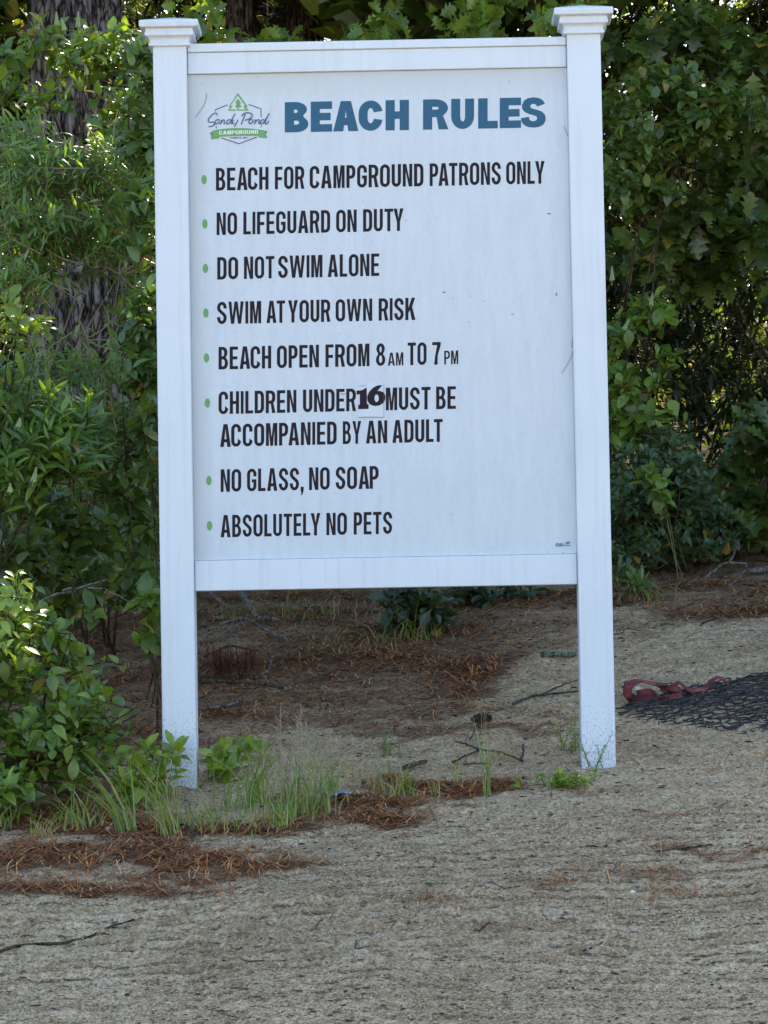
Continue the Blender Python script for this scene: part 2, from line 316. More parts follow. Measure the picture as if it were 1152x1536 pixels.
def litter(x, y):
    x = np.asarray(x, float); y = np.asarray(y, float); z = ground_z(x, y)
    px, py, d = project(np.stack([x, y, z], -1))
    edge = np.interp(x, [-3, -1.0, -.55, -.1, .35, .62, .8, 3], [-.1, .05, .45, .75, 1.15, 1.9, 2.35, 2.5]) + .35 * vnoise(x * 2.3, y * 2.3) + .15 * vnoise(x * 7, y * 7)
    m = sstep(-.15, .45, y - edge) * (.72 + .28 * vnoise(x * 3.2 + 4, y * 5))
    m = np.maximum(m, sstep(3.4, 4.4, y))
    wob = 9 * vnoise(x * 13, y * 13) + 6 * vnoise(x * 6, y * 6)
    for (a, b, rx, ry, s) in LITTER:
        q = ((px - a) / rx) ** 2 + ((py + wob - b) / ry) ** 2
        m = np.maximum(m, np.where(d > 1, s * np.exp(-q * q * .7), 0))
    return np.clip(m, 0, 1)
gx = axis(-1.75, 1.75, .0085, 600); gy = axis(-3.0, 3.0, .0085, 600)
X, Y = np.meshgrid(gx, gy); Z = ground_z(X, Y)
nx, ny = len(gx), len(gy)
idx = np.arange(nx * ny).reshape(ny, nx)
F = np.stack([idx[:-1, :-1].ravel(), idx[:-1, 1:].ravel(), idx[1:, 1:].ravel(), idx[1:, :-1].ravel()], 1)
me = np_mesh('ground', np.stack([X.ravel(), Y.ravel(), Z.ravel()], 1), F)
lit = me.attributes.new('litter', 'FLOAT', 'POINT'); lit.data.foreach_set('value', litter(X.ravel(), Y.ravel()).astype(np.float32))
tag(link('ground', me, None, M_GROUND), kind='structure')

# ------------------------------------------------------------------ the sign
def arc(cx, cy, rx, ry, a0, a1, n=9): return [(cx + rx * math.cos(RAD(a)), cy + ry * math.sin(RAD(a))) for a in np.linspace(a0, a1, n)]
def ring(x0, y0, x1, y1, rx, ry):
    rx = max(rx, .002); ry = max(ry, .002)
    return arc(x1 - rx, y0 + ry, rx, ry, -90, 0) + arc(x1 - rx, y1 - ry, rx, ry, 0, 90) + arc(x0 + rx, y1 - ry, rx, ry, 90, 180) + arc(x0 + rx, y0 + ry, rx, ry, 180, 270)
def pen(P, T, H, n=4, closed=False, taper=False):  # a pen stroke of width T across and H down along the path P
    P = [np.array(p, float) for p in P]
    for _ in range(n):
        Q = [] if closed else [P[0]]
        for a, b in (zip(P, P[1:] + P[:1]) if closed else zip(P, P[1:])): Q += [a * .75 + b * .25, a * .25 + b * .75]
        P = Q if closed else Q + [P[-1]]
        if n > 2 and len(P) > 60: break
    P = np.array(P); t = norm(np.gradient(P, axis=0)); nr = np.stack([-t[:, 1], t[:, 0]], 1)
    k = np.ones(len(P)) if not taper else np.interp(np.linspace(0, 1, len(P)), [0, .15, .85, 1], [.8, 1, 1, .75])
    o = nr * np.array([T / 2, H / 2]) * k[:, None]
    return [tuple(p) for p in P + o] + [tuple(p) for p in (P - o)[::-1]]
def glyph(c, w, T, H, ry):                       # contours of a capital, cap height 1: first the outline, then its holes
    rx = w / 2; ri, rj = max(rx - T, .012), max(ry - H, .02)
    def bowl(x1, y0, y1):                        # right half of a bowl between y0 and y1 (from bottom to top)
        q = min((y1 - y0) / 2, ry); r = min(x1 * .55, w * .5)
        return arc(x1 - r, y0 + q, r, q, -90, 0) + arc(x1 - r, y1 - q, r, q, 0, 90)
    def hole(x1, y0, y1):
        q = max(min((y1 - y0) / 2 - H, ry - H * .6), .02); r = max(min(x1 * .55, w * .5) - T, .02)
        return [(T, y0 + H)] + arc(x1 - T - r, y0 + H + q, r, q, -90, 0, 6) + arc(x1 - T - r, y1 - H - q, r, q, 0, 90, 6) + [(T, y1 - H)]
    def open_c(yt, yb):
        a = math.degrees(math.asin(np.clip((yt - (1 - ry)) / ry, -1, 1))) if yt > 1 - ry else 0
        b = a
        o = ([(w, yt)] if yt < 1 - ry else []) + arc(w - rx, 1 - ry, rx, ry, a, 90) + arc(rx, 1 - ry, rx, ry, 90, 180) + arc(rx, ry, rx, ry, 180, 270) + arc(w - rx, ry, rx, ry, 270, 360 - b)
        return o, a
    if c == 'A':
        k = .5 * T + .02; sl = (w / 2 - k) ; yb = .2; s = T * 1.12
        xin = lambda y: s + (w / 2 - s) * y / (1 - .0) * (1 - 2 * 0)   # inner edge of the left leg
        ya = min(.86, 1 - H * 1.1 - .04)
        xi = lambda y: s + (w / 2 - s) * y / ya
        return [[(0, 0), (w / 2 - k, 1), (w / 2 + k, 1), (w, 0), (w - s, 0), (w - xi(yb), yb), (xi(yb), yb), (s, 0)], [(xi(yb + H), yb + H), (w - xi(yb + H), yb + H), (w / 2, ya)]]
    if c == 'B':
        u = w * .94
        return [[(0, 0)] + bowl(w, 0, .535)[:-4] + [(u * .84, .515)] + bowl(u, .50, 1)[4:] + [(0, 1)], hole(w, 0, .51 + H * .5), hole(u, .51 - H * .5, 1)]
    if c == 'C':
        o, a = open_c(.645, .355)
        return [o + [(w - T, .355)] * (1 if 1 - ry > .645 else 0) + arc(w - T - ri, H + rj, ri, rj, 360 - a, 270)  + arc(T + ri, H + rj, ri, rj, 270, 180) + arc(T + ri, 1 - H - rj, ri, rj, 180, 90) + arc(w - T - ri, 1 - H - rj, ri, rj, 90, a) + [(w - T, .645)] * (1 if 1 - ry > .645 else 0)]
    if c == 'G':
        o, a = open_c(.655, .3)
        o = [p for p in o if not (p[0] > w * .5 and p[1] < .45)] + arc(w - rx, ry, rx, ry, 270, 360)
        return [o + [(w, .53), (w * .5, .53), (w * .5, .53 - H), (w - T, .53 - H)] + arc(w - T - ri, H + rj, ri, rj, 360, 270) + arc(T + ri, H + rj, ri, rj, 270, 180) + arc(T + ri, 1 - H - rj, ri, rj, 180, 90) + arc(w - T - ri, 1 - H - rj, ri, rj, 90, a) + [(w - T, .655)] * (1 if 1 - ry > .655 else 0)]
    if c == 'D': return [[(0, 0)] + bowl(w, 0, 1) + [(0, 1)], hole(w, 0, 1)]
    if c == 'E': return [[(0, 0), (w, 0), (w, H), (T, H), (T, .5 - H / 2), (w * .93, .5 - H / 2), (w * .93, .5 + H / 2), (T, .5 + H / 2), (T, 1 - H), (w, 1 - H), (w, 1), (0, 1)]]
    if c == 'F': return [[(0, 0), (T, 0), (T, .47 - H / 2), (w * .93, .47 - H / 2), (w * .93, .47 + H / 2), (T, .47 + H / 2), (T, 1 - H), (w, 1 - H), (w, 1), (0, 1)]]
    if c == 'H': return [[(0, 0), (T, 0), (T, .5 - H / 2), (w - T, .5 - H / 2), (w - T, 0), (w, 0), (w, 1), (w - T, 1), (w - T, .5 + H / 2), (T, .5 + H / 2), (T, 1), (0, 1)]]
    if c == 'I': return [[(0, 0), (w, 0), (w, 1), (0, 1)]]
    if c == 'K': return [[(0, 0), (T, 0), (T, .33), (T + (w - T) * .22, .44), (w - T * 1.1, 0), (w * 1.03, 0), (T + (w - T) * .55, .59), (w, 1), (w - T * 1.12, 1), (T, .55), (T, 1), (0, 1)]]
    if c == 'L': return [[(0, 0), (w, 0), (w, H), (T, H), (T, 1), (0, 1)]]
    if c == 'M': return [[(0, 0), (T * .92, 0), (T * .92, .7), (w / 2 - T * .42, 0), (w / 2 + T * .42, 0), (w - T * .92, .7), (w - T * .92, 0), (w, 0), (w, 1), (w - T * 1.3, 1), (w / 2, .36), (T * 1.3, 1), (0, 1)]]
    if c == 'N': return [[(0, 0), (T * .95, 0), (T * .95, .66), (w - T * 1.1, 0), (w, 0), (w, 1), (w - T * .95, 1), (w - T * .95, .34), (T * 1.1, 1), (0, 1)]]
    if c == 'O': return [ring(0, 0, w, 1, rx, ry), ring(T, H, w - T, 1 - H, ri, rj)]
    if c == 'P': return [[(0, 0), (T, 0), (T, .40)] + bowl(w, .40, 1) + [(0, 1)], hole(w, .40, 1)]
    if c == 'R': return [[(0, 0), (T, 0), (T, .41), (T + (w - T) * .28, .41), (w - T * 1.02, 0), (w * 1.02, 0), (w * .8, .455)] + bowl(w, .41, 1)[5:] + [(0, 1)], hole(w, .41, 1)]
    if c == 'S' and T > .2:
        return [[(u * w, v) for u, v in ((.97, .78), (.88, .90), (.72, .975), (.50, 1.0), (.28, .975), (.12, .89), (.04, .74), (.06, .61), (.15, .52), (.32, .455), (.50, .41), (.60, .38), (.65, .335), (.65, .28), (.61, .235), (.52, .21), (.42, .22), (.36, .255), (.32, .36), (0, .32),
                 (.03, .2), (.13, .09), (.30, .02), (.52, 0), (.74, .02), (.90, .09), (.985, .2), (1.0, .33), (.95, .44), (.84, .525), (.66, .585), (.5, .62), (.41, .65), (.375, .70), (.40, .755), (.48, .785), (.57, .775), (.63, .74), (.655, .69))]]
    if c == 'S':
        a, b = rx - T / 2, w / 2; y1, y2 = .735, .275; r1, r2 = 1 - H / 2 - y1, y2 - H / 2
        P = arc(b, y1, a, r1, -12, 205, 14) + [(b - a * .55, y1 - r1 * .78), (b, .505), (b + a * .55, y2 + r2 * .80)] + arc(b, y2, a, r2, 25, -192, 14)
        return [pen(P, T, H, 2)]
    if c == 'T': return [[(w / 2 - T / 2, 0), (w / 2 + T / 2, 0), (w / 2 + T / 2, 1 - H), (w, 1 - H), (w, 1), (0, 1), (0, 1 - H), (w / 2 - T / 2, 1 - H)]]
    if c == 'U': return [[(0, 1)] + arc(rx, ry, rx, ry, 180, 360, 18) + [(w, 1), (w - T, 1)] + arc(rx, H + rj, ri, rj, 360, 180, 18) + [(T, 1)]]
    if c == 'W':
        q = T * .98
        return [[(.27 * w - q / 2, 0), (.27 * w + q / 2, 0), (.5 * w, .66), (.73 * w - q / 2, 0), (.73 * w + q / 2, 0), (w, 1), (w - q, 1), (.725 * w, .34), (.5 * w + q * .5, 1), (.5 * w - q * .5, 1), (.275 * w, .34), (q, 1), (0, 1)]]
    if c == 'Y': return [[(w / 2 - T / 2, 0), (w / 2 + T / 2, 0), (w / 2 + T / 2, .40), (w, 1), (w - T * 1.15, 1), (w / 2, .57), (T * 1.15, 1), (0, 1), (w / 2 - T / 2, .40)]]
    if c == '7': return [[(w * .22, 0), (w * .22 + T * 1.08, 0), (w * .66, .42), (w, .84), (w, 1), (0, 1), (0, 1 - H), (w - T * 1.1, 1 - H), (w * .36, .42)]]
    if c == '8':
        u = .05 * w
        return [arc(rx, .27, rx, .27, -90, 55, 10) + arc(rx, .755, rx - u, .245, -50, 230, 20) + arc(rx, .27, rx, .27, 125, 270, 10), ring(T, H * .95, w - T, .53 - H * .5, ri, .13), ring(T + u, .53 + H * .45, w - T - u, 1 - H * .95, ri, .11)]
    if c == ',': return [[(0, 0), (T * .32, -.17), (T * .02, -.17), (T * .02, -.215), (T * .55, -.2), (T, 0), (T, H * 1.1), (0, H * 1.1)]]
    raise ValueError(c)
BODY = dict(A=.47, B=.42, C=.43, D=.42, E=.37, F=.355, G=.435, H=.415, I=.13, K=.45, L=.345, M=.50, N=.425, O=.44, P=.40, R=.43, S=.43, T=.40, U=.415, W=.68, Y=.46)
BODY.update({'7': .37, '8': .42, ',': .13})
HEAD = dict(B=.77, E=.71, A=.84, C=.80, H=.76, R=.82, U=.76, L=.62, S=.82)
PANEL_Y = .042
def panel(px, py, lift=.0006):
    p = at(px, py, PANEL_Y - lift); return p
class Flat:                                      # printed shapes on the panel: polygons in photograph pixels laid on the sheet
    def __init__(s): s.mb = MB(); s.k = 0
    def poly(s, contours, mi=0, lift=.0006):
        cs = [[Vector((x, y, 0)) for x, y in c] for c in contours]
        tris = tessellate_polygon(cs); flat = [p for c in cs for p in c]
        V = [panel(p.x, p.y, lift) for p in flat]
        # wind towards the viewer
        F = []
        for a, b, c in tris:
            n = np.cross(V[b] - V[a], V[c] - V[a]); F.append((a, b, c) if n[1] < 0 else (a, c, b))
        s.mb.add(V, F, mi)
    def word(s, txt, x0, yb0, x1, yb1, cap, T=.142, H=.138, ry=.24, widths=BODY, gap=.075, shear=0, mi=0, lift=.0006):
        tot = sum(widths[c] for c in txt) + gap * (len(txt) - 1)
        for a, b in zip(txt, txt[1:]):
            if a + b in ('AT', 'TY', 'LY', 'LT', 'AP', 'AC', 'PA', 'OY'): tot -= gap * .8
        sx = (x1 - x0) / (tot * cap); x = 0
        for i, c in enumerate(txt):
            cs = []
            for con in glyph(c, widths[c], T, H, ry):
                pts = []
                for (u, v) in con:
                    X = x0 + (x + u) * cap * sx + shear * v * cap
                    tt = (x + u) / tot; pts.append((X, yb0 + (yb1 - yb0) * tt - v * cap))
                cs.append(pts)
            s.poly(cs, mi, lift)
            x += widths[c] + gap
            if txt[i:i + 2] in ('AT', 'TY', 'LY', 'LT', 'AP', 'AC', 'PA', 'OY'): x -= gap * .8
    def build(s, name, mats, parent):
        return s.mb.build(name, mats, parent)

sign = thing('rules_sign', 'large white vinyl beach rules sign on two capped posts', 'sign', (0, 0, 0))
PW = .1085; XO = .7225
def ring_stack(mb, cx, cy, prof, r=.004):        # square rings stacked upward
    V = []; n = 8
    for h, z in prof:
        c = min(r, h * .4)
        for (a, b) in ((h, -h + c), (h, h - c), (h - c, h), (-h + c, h), (-h, h - c), (-h, -h + c), (-h + c, -h), (h - c, -h)): V.append((cx + a, cy + b, z))
    Fq = [(i * n + k, i * n + (k + 1) % n, (i + 1) * n + (k + 1) % n, (i + 1) * n + k) for i in range(len(prof) - 1) for k in range(n)]
    Fq += [tuple(range(n))[::-1], tuple((len(prof) - 1) * n + k for k in range(n))]
    mb.add(V, Fq)
for side, ztop, lean in ((-1, 2.376, 0), (1, 2.390, 0)):
    xa = -XO if side < 0 else XO - PW
    mb = MB(); mb.box(xa, xa + PW, 0, PW, -.45, ztop + .004)
    post = mb.build('post', M_POST, sign, bevel=.005)
    mb = MB(); z = ztop
    prof = [(.0548, z - .001), (.0655, z), (.0668, z + .002), (.0668, z + .009), (.0635, z + .013), (.0632, z + .017), (.066, z + .024), (.0715, z + .029), (.0775, z + .032), (.0785, z + .035), (.0785, z + .044), (.0768, z + .0445), (.0768, z + .0555),
            (.089, z + .056), (.0940, z + .058), (.0955, z + .063), (.0955, z + .0668), (.0945, z + .0671), (.0945, z + .0679), (.0955, z + .0682), (.0955, z + .0755), (.0930, z + .0800), (.05, z + .092), (.004, z + .104)]
    ring_stack(mb, xa + PW / 2, PW / 2, prof)
    cap = mb.build('post_cap', M_VINYL, post)
xi = XO - PW
mb = MB(); mb.box(-xi + .001, xi - .001, .030, .079, 2.2904, 2.3600); mb.box(-xi + .0012, xi - .0012, .0215, .087, 2.3600, 2.3878)
mb.build('top_rail', M_VINYL, sign, bevel=.003)
mb = MB(); mb.box(-xi + .001, xi - .001, .030, .079, .6162, .7140)
mb.build('bottom_rail', M_VINYL, sign, bevel=.003)
mb = MB(); mb.box(-xi + .0005, xi - .0005, PANEL_Y, .066, .7152, 2.2896)
pan = mb.build('panel', M_PANEL, sign)

f = Flat()
for ch, a, b in zip('BEACHRULES', (427.2, 466.2, 499.8, 538.0, 578.3, 634.6, 676.8, 717.2, 749.6, 781.2), (462.6, 498.2, 537.6, 573.9, 613.4, 672.0, 711.2, 746.6, 781.6, 818.6)):
    yb = lambda x: 198.7 - (x - 427) * (7.7 / 391)
    f.word(ch, a, yb(a), b, yb(b), 45.4, T=.30, H=.25, ry=.42, widths=HEAD)
f.build('heading_lettering', M_TEAL, pan)

LINES = [
 (34.0, [('BEACH', 323.9, 402.8), ('FOR', 412.4, 456.4), ('CAMPGROUND', 464.5, 635.2), ('PATRONS', 644.5, 751.2), ('ONLY', 759.3, 817.0)], (323.9, 286.0, 816.9, 275.4)),
 (33.7, [('NO', 324.9, 355.6), ('LIFEGUARD', 365.0, 495.3), ('ON', 504.2, 535.0), ('DUTY', 544.6, 605.2)], (324.9, 352.7, 605, 346.2)),
 (33.6, [('DO', 325.8, 357.2), ('NOT', 366.0, 411.6), ('SWIM', 417.2, 483.7), ('ALONE', 491.6, 568.8)], (325.8, 419.5, 568.6, 413.8)),
 (33.5, [('SWIM', 325.6, 391.8), ('AT', 399.8, 427.6), ('YOUR', 432.0, 495.4), ('OWN', 503.4, 558.4), ('RISK', 568.0, 622.8)], (325.8, 486.3, 622.7, 479.9)),
 (33.9, [('BEACH', 327.8, 406.8), ('OPEN', 415.4, 478.4), ('FROM', 488.2, 554.2), ('8', 563.9, 577.9), ('TO', 611.5, 639.8), ('7', 648.3, 661.0)], (327.8, 554.3, 660, 546.8)),
 (33.9, [('CHILDREN', 327.8, 444.6), ('UNDER', 454.5, 533.8), ('MUST', 578.8, 645.8), ('BE', 654.2, 683.8)], (327.8, 621.3, 683.6, 613.2)),
 (34.2, [('ACCOMPANIED', 330.2, 505.0), ('BY', 514.2, 541.8), ('AN', 549.0, 580.8), ('ADULT', 588.6, 664.0)], (330.2, 670.6, 663.9, 662.6)),
 (34.0, [('NO', 331.0, 361.8), ('GLASS,', 370.6, 455.2), ('NO', 463.6, 494.6), ('SOAP', 503.5, 568.0)], (331, 738.0, 567.8, 732.9)),
 (33.5, [('ABSOLUTELY', 331.0, 480.6), ('NO', 489.6, 520.4), ('PETS', 530.6, 588.2)], (331, 806.1, 587.9, 800.8))]
for cap_, words, (xa, ya, xb, yb_) in LINES:
    f = Flat(); bl = lambda x: ya + (yb_ - ya) * (x - xa) / (xb - xa)
    for tx, a, b in words: f.word(tx, a, bl(a), b, bl(b), cap_)
    if cap_ == 33.9 and words[0][0] == 'BEACH':
        f.word('AM', 581.9, bl(581.9), 605.0, bl(605), 19.6, T=.12, H=.125); f.word('PM', 666.3, 546.8, 687.4, 546.2, 20.6, T=.12, H=.125)
    f.build('rule_lettering', M_BLACK, pan)
for bx, by in ((306.1, 269.4), (307.3, 335.8), (308.2, 402.7), (308.8, 469.5), (309.7, 536.9), (311.1, 604.6), (313.3, 720.9), (314.3, 788.6)):
    f = Flat(); f.poly([[(bx + 4.1 * math.cos(a), by + 7.1 * math.sin(a)) for a in np.linspace(0, 2 * math.pi, 28)[:-1]]]); f.build('bullet', M_GREEN, pan)
# the number pasted over the old one: a clear film patch with a fat slab 16
f = Flat(); f.poly([[(537.5, 576.5), (551, 575.8), (551, 573.4), (575.6, 573.6), (575.6, 626.2), (538.5, 626.6)]], 0, .0012)
zz = lambda u, v: (500 + u * 220 / 1152, 540 + v * 140 / 733)
f.poly([[zz(*p) for p in [(182, 240), (222, 238), (262, 216), (264, 345), (277, 347), (277, 384), (196, 386), (196, 352), (208, 350), (208, 268), (184, 272)]]], 1, .0018)
six = [zz(*p) for p in [(386, 196), (345, 200)] ] + [zz(*p) for p in [(312, 218), (282, 248), (266, 285), (268, 322), (290, 350), (325, 362), (362, 357), (392, 338), (408, 308), (408, 278), (392, 252), (360, 242), (345, 244)]]
f.poly([six, [zz(340 + 17 * math.cos(a), 300 + 30 * math.sin(a)) for a in np.linspace(0, 2 * math.pi, 16)[:-1]]], 1, .0021)
f.build('number_patch', [M_STICK, M_BLACK], pan)
# emblem
ez = lambda u, v: (300 + u * 120 / 1152, 130 + v * 90 / 864)
def EZ(P): return [ez(*p) for p in P]
f = Flat(); L = .0006
def estroke(P, wd, mi, n=3, taper=False):
    global L; L += .0001; f.poly([EZ(pen(P, wd, wd, n, taper=taper))], mi, L)
for P in ([(222, 356), (222, 332), (396, 262)], [(700, 256), (878, 318), (880, 442)], [(232, 568), (234, 602)], [(880, 562), (880, 586)], [(305, 738), (560, 822), (815, 728)]):
    for a, b in zip(P, P[1:]): estroke([a, b], 13, 0, 0)
out = [(545, 88), (618, 190), (662, 252), (692, 288), (662, 288), (694, 332), (694, 346), (538, 346), (538, 328), (652, 328), (622, 276), (650, 276), (545, 124), (438, 276), (472, 276), (436, 328), (520, 326), (520, 344), (405, 346), (405, 334), (436, 292), (412, 292), (430, 262), (475, 198)]
f.poly([EZ(out)], 1, .0008)
f.poly([EZ([(546, 172), (596, 240), (572, 240), (598, 296), (556, 298), (556, 327), (538, 327), (538, 298), (504, 298), (530, 240), (506, 240)])], 1, .0010)
f.poly([EZ([(142, 662), (180, 655), (180, 740), (155, 760), (168, 716)])], 2, .0012); f.poly([EZ([(975, 640), (935, 640), (935, 722), (968, 742), (945, 690)])], 2, .0012)
f.poly([EZ([(158, 735), (276, 722), (276, 744), (158, 760)])], 1, .0014); f.poly([EZ([(846, 712), (968, 722), (968, 742), (846, 730)])], 1, .0014)
top = [(180 + 760 * t, 632 - 148 * t * (1 - t)) for t in np.linspace(0, 1, 15)]; bot = [(940 - 760 * t, 715 - 8 * t * 0 - 60 * t * (1 - t) + 16 * t) for t in np.linspace(0, 1, 15)]
f.poly([EZ(top + bot)], 1, .0017)
a, b = ez(275, 690), ez(835, 676); f.word('CAMPGROUND', a[0], a[1] + .1, b[0], b[1], 5.6, T=.13, H=.15, mi=3, lift=.0022, gap=.10)
a, b = ez(430, 750), ez(600, 747); f.word('PLYMOUTH,', a[0], a[1], b[0], b[1], 2.4, mi=0, lift=.0012, gap=.10)
a, b = ez(622, 747), ez(682, 746); f.word('MA', a[0], a[1], b[0], b[1], 2.4, mi=0, lift=.0012, gap=.10)
for P in ([(246, 418), (247, 385), (210, 378), (160, 415), (118, 470), (118, 505), (155, 515), (205, 505), (212, 545), (170, 575), (118, 575)],
          [(285, 480), (248, 470), (212, 505), (220, 545), (258, 525), (284, 478), (268, 520), (292, 540)],
          [(308, 478), (300, 538)], [(302, 520), (330, 478), (356, 480), (342, 530), (366, 536)],
          [(445, 482), (410, 472), (380, 512), (388, 545), (430, 525), (470, 450)], [(507, 384), (462, 470), (442, 520), (466, 538)],
          [(478, 478), (464, 520), (482, 540), (548, 474)], [(548, 474), (525, 525), (494, 580)],
          [(655, 392), (625, 460), (592, 548)], [(598, 428), (635, 378), (705, 372), (762, 400), (735, 455), (640, 486)],
          [(760, 478), (725, 465), (700, 505), (715, 540), (755, 520), (768, 480), (745, 466)],
          [(798, 472), (788, 542)], [(791, 520), (822, 474), (858, 474), (842, 530), (868, 536)],
          [(930, 482), (890, 472), (866, 512), (880, 545), (915, 522), (955, 450)], [(998, 380), (950, 475), (932, 525), (952, 545), (994, 492)]):
    estroke(P, 16, 4, 3, True)
f.build('emblem', [M_NAVY, M_GREEN, M_DGREEN, M_WHITE, plain('blue script print', (.03, .075, .20), .4)], pan)
# the maker's mark in the lower right corner
sz = lambda u, v: (820 + u * 50 / 1152, 800 + v * 35 / 806)
f = Flat()
for P in ([(410, 350), (330, 345), (330, 378), (390, 385), (370, 410), (310, 405)], [(440, 350), (420, 410)], [(520, 355), (465, 352), (455, 400), (505, 395), (475, 440)], [(540, 352), (525, 395)], [(545, 370), (590, 350), (575, 395)],
          [(690, 300), (650, 380)], [(745, 300), (690, 380)], [(800, 285), (745, 375)], [(690, 305), (800, 290)], [(300, 440), (560, 428), (820, 418)]):
    L += .0001; f.poly([[sz(*p) for p in pen(P, 26, 20, 2)]], 0, L)
f.build('maker_mark', plain('faded blue print', (.045, .10, .19), .5), pan)
# dents, specks and stuck hairs
f = Flat(); r_ = random.Random(4); L = .0006
for (sx_, sy_, a, b) in [(823.5, 320.5, 3, 1.3), (665.7, 438.5, 2.8, 1.2), (768.7, 471.5, 2, 1), (834.5, 441.5, 1.2, 3.4), (702.5, 483.2, .8, .8), (679, 448, .6, 1.4), (705, 444.5, .5, 1.6), (725.5, 452, .5, 1.2), (303.6, 125.5, 1, .7), (386, 115.5, .8, .8), (845, 829, 1, .9), (822, 828, .8, .8), (676.5, 549.2, .8, .6), (654.6, 327, .8, .6), (764, 122, .8, 1.4),
                        (413, 355.5, 1, .8), (412, 422.5, .7, .6), (509.5, 499.7, .6, .8), (343, 580, .7, .7), (501.7, 739, .9, .7), (609, 331, 1.6, .6), (545, 302, .8, .8), (557, 294, .6, .6), (559, 312, .5, .8), (678, 771, .6, 1.4)] + [(r_.uniform(295, 855), r_.uniform(120, 828), r_.uniform(.3, .6), r_.uniform(.3, .6)) for _ in range(45)]:
    L += .00004; f.poly([[(sx_ + a * math.cos(t) * r_.uniform(.7, 1.1), sy_ + b * math.sin(t) * r_.uniform(.7, 1.1)) for t in np.linspace(0, 2 * math.pi, 9)[:-1]]], 0, L)
for P, wd in (([(310, 140), (308, 156), (293, 176)], .7), ([(846, 189), (852, 205), (862, 226)], .8), ([(843, 560), (858, 535), (860, 520)], .8), ([(857.5, 522), (858.5, 512), (858.7, 503)], .9), ([(537, 579), (549, 578.4)], .5), ([(538, 626), (556, 625.4), (575.5, 626)], .7), ([(575.6, 574), (575.8, 625)], .4), ([(511, 590), (516, 592), (519, 590)], .8)):
    L += .0001; f.poly([pen(P, wd, wd, 3)], 0, max(L, .0026))
tag(f.build('scuff_marks', plain('grey scuff', (.15, .14, .135), .8), pan), kind='stuff')

# ------------------------------------------------------------------ leaves
def leaf_tmpl(kind):
    if kind == 'oval': rows = [(0, .0), (.16, .15), (.38, .27), (.62, .26), (.84, .13), (1, 0)]
    elif kind == 'round': rows = [(0, .0), (.14, .24), (.36, .36), (.6, .33), (.84, .17), (1, 0)]
    elif kind == 'obov': rows = [(0, .0), (.2, .08), (.45, .19), (.7, .27), (.88, .18), (1, 0)]
    elif kind == 'lance': rows = [(0, .0), (.2, .075), (.45, .125), (.72, .10), (.9, .045), (1, 0)]
    elif kind == 'oak': rows = [(0, .0), (.14, .045), (.24, .17), (.30, .24), (.36, .11), (.46, .30), (.54, .40), (.60, .16), (.70, .30), (.77, .36), (.82, .16), (.92, .15), (1, 0)]
    elif kind == 'simple': rows = [(0, 0), (.5, .3), (1, 0)]
    V = []; Fq = []; prev = None
    for i, (t, wd) in enumerate(rows):
        zc = -.28 * t * t
        if wd == 0: V.append((0, t, zc)); cur = (len(V) - 1,) * 3
        else:
            V += [(-wd, t + (.05 if kind == 'oak' else 0) * (wd > .2), zc + .35 * wd), (0, t, zc), (wd, t + (.05 if kind == 'oak' else 0) * (wd > .2), zc + .35 * wd)]; n = len(V); cur = (n - 3, n - 2, n - 1)
        if prev:
            for a, b in ((0, 1), (1, 2)):
                q = [prev[a], prev[b], cur[b], cur[a]]; q = list(dict.fromkeys(q))
                if len(q) == 4: Fq += [(q[0], q[1], q[2]), (q[0], q[2], q[3])]
                elif len(q) == 3: Fq.append(tuple(q))
        prev = cur
    return np.array(V, float), np.array(Fq)
BEAMS = [(at(*p), r) for p, r in (((12, 905, -.1), .32), ((35, 870, -.1), .2), ((15, 480, .8), .3), ((40, 255, 1.9), .3), ((20, 340, 2.0), .34), ((62, 425, 2.2), .28), ((12, 120, 3.2), .45), ((20, 640, .9), .16),
          ((10, 30, 7.0), .5), ((290, 70, 7.0), .4), ((8, 560, 3.4), .35), ((700, 30, 6.5), .3))]
SV = np.array(sv)
def in_beam(P):
    k = np.zeros(len(P), bool)
    for T, r in BEAMS:
        v = P - T; t = v @ SV; k |= (t > .9) & (P[:, 1] > 4.0) & (np.linalg.norm(v - t[:, None] * SV, axis=1) < r)
    return k
TM = {k: leaf_tmpl(k) for k in ('oval', 'round', 'obov', 'lance', 'oak', 'simple')}
UPV = np.array([0, -.55, 1.0]) / math.hypot(.55, 1)
def leaves_mesh(name, kind, P, D, size, rng, up_mix=.75, curl=1.0):
    if BEAMS: k_ = ~in_beam(P); P, D, size = P[k_], D[k_], size[k_]
    V, Fq = TM[kind]; n = len(P)
    Yv = norm(D); rnd = norm(rng.normal(size=(n, 3)))
    U = norm(UPV * up_mix + rnd * (1 - up_mix) + 1e-6)
    Xv = np.cross(Yv, U); bad = np.linalg.norm(Xv, axis=1) < .05; Xv[bad] = np.cross(Yv[bad], rnd[bad]); Xv = norm(Xv); Zv = np.cross(Xv, Yv)
    cz = curl * rng.uniform(.1, 1.7, n); wx = rng.uniform(.82, 1.15, n)
    loc = (V[None, :, 0, None] * (wx[:, None, None] * Xv[:, None, :]) + V[None, :, 1, None] * Yv[:, None, :] + V[None, :, 2, None] * (cz[:, None, None] * Zv[:, None, :])) * size[:, None, None]
    W = (P[:, None, :] + loc).reshape(-1, 3)
    FF = (Fq[None] + (np.arange(n) * len(V))[:, None, None]).reshape(-1, Fq.shape[1])
    return np_mesh(name, W, FF)
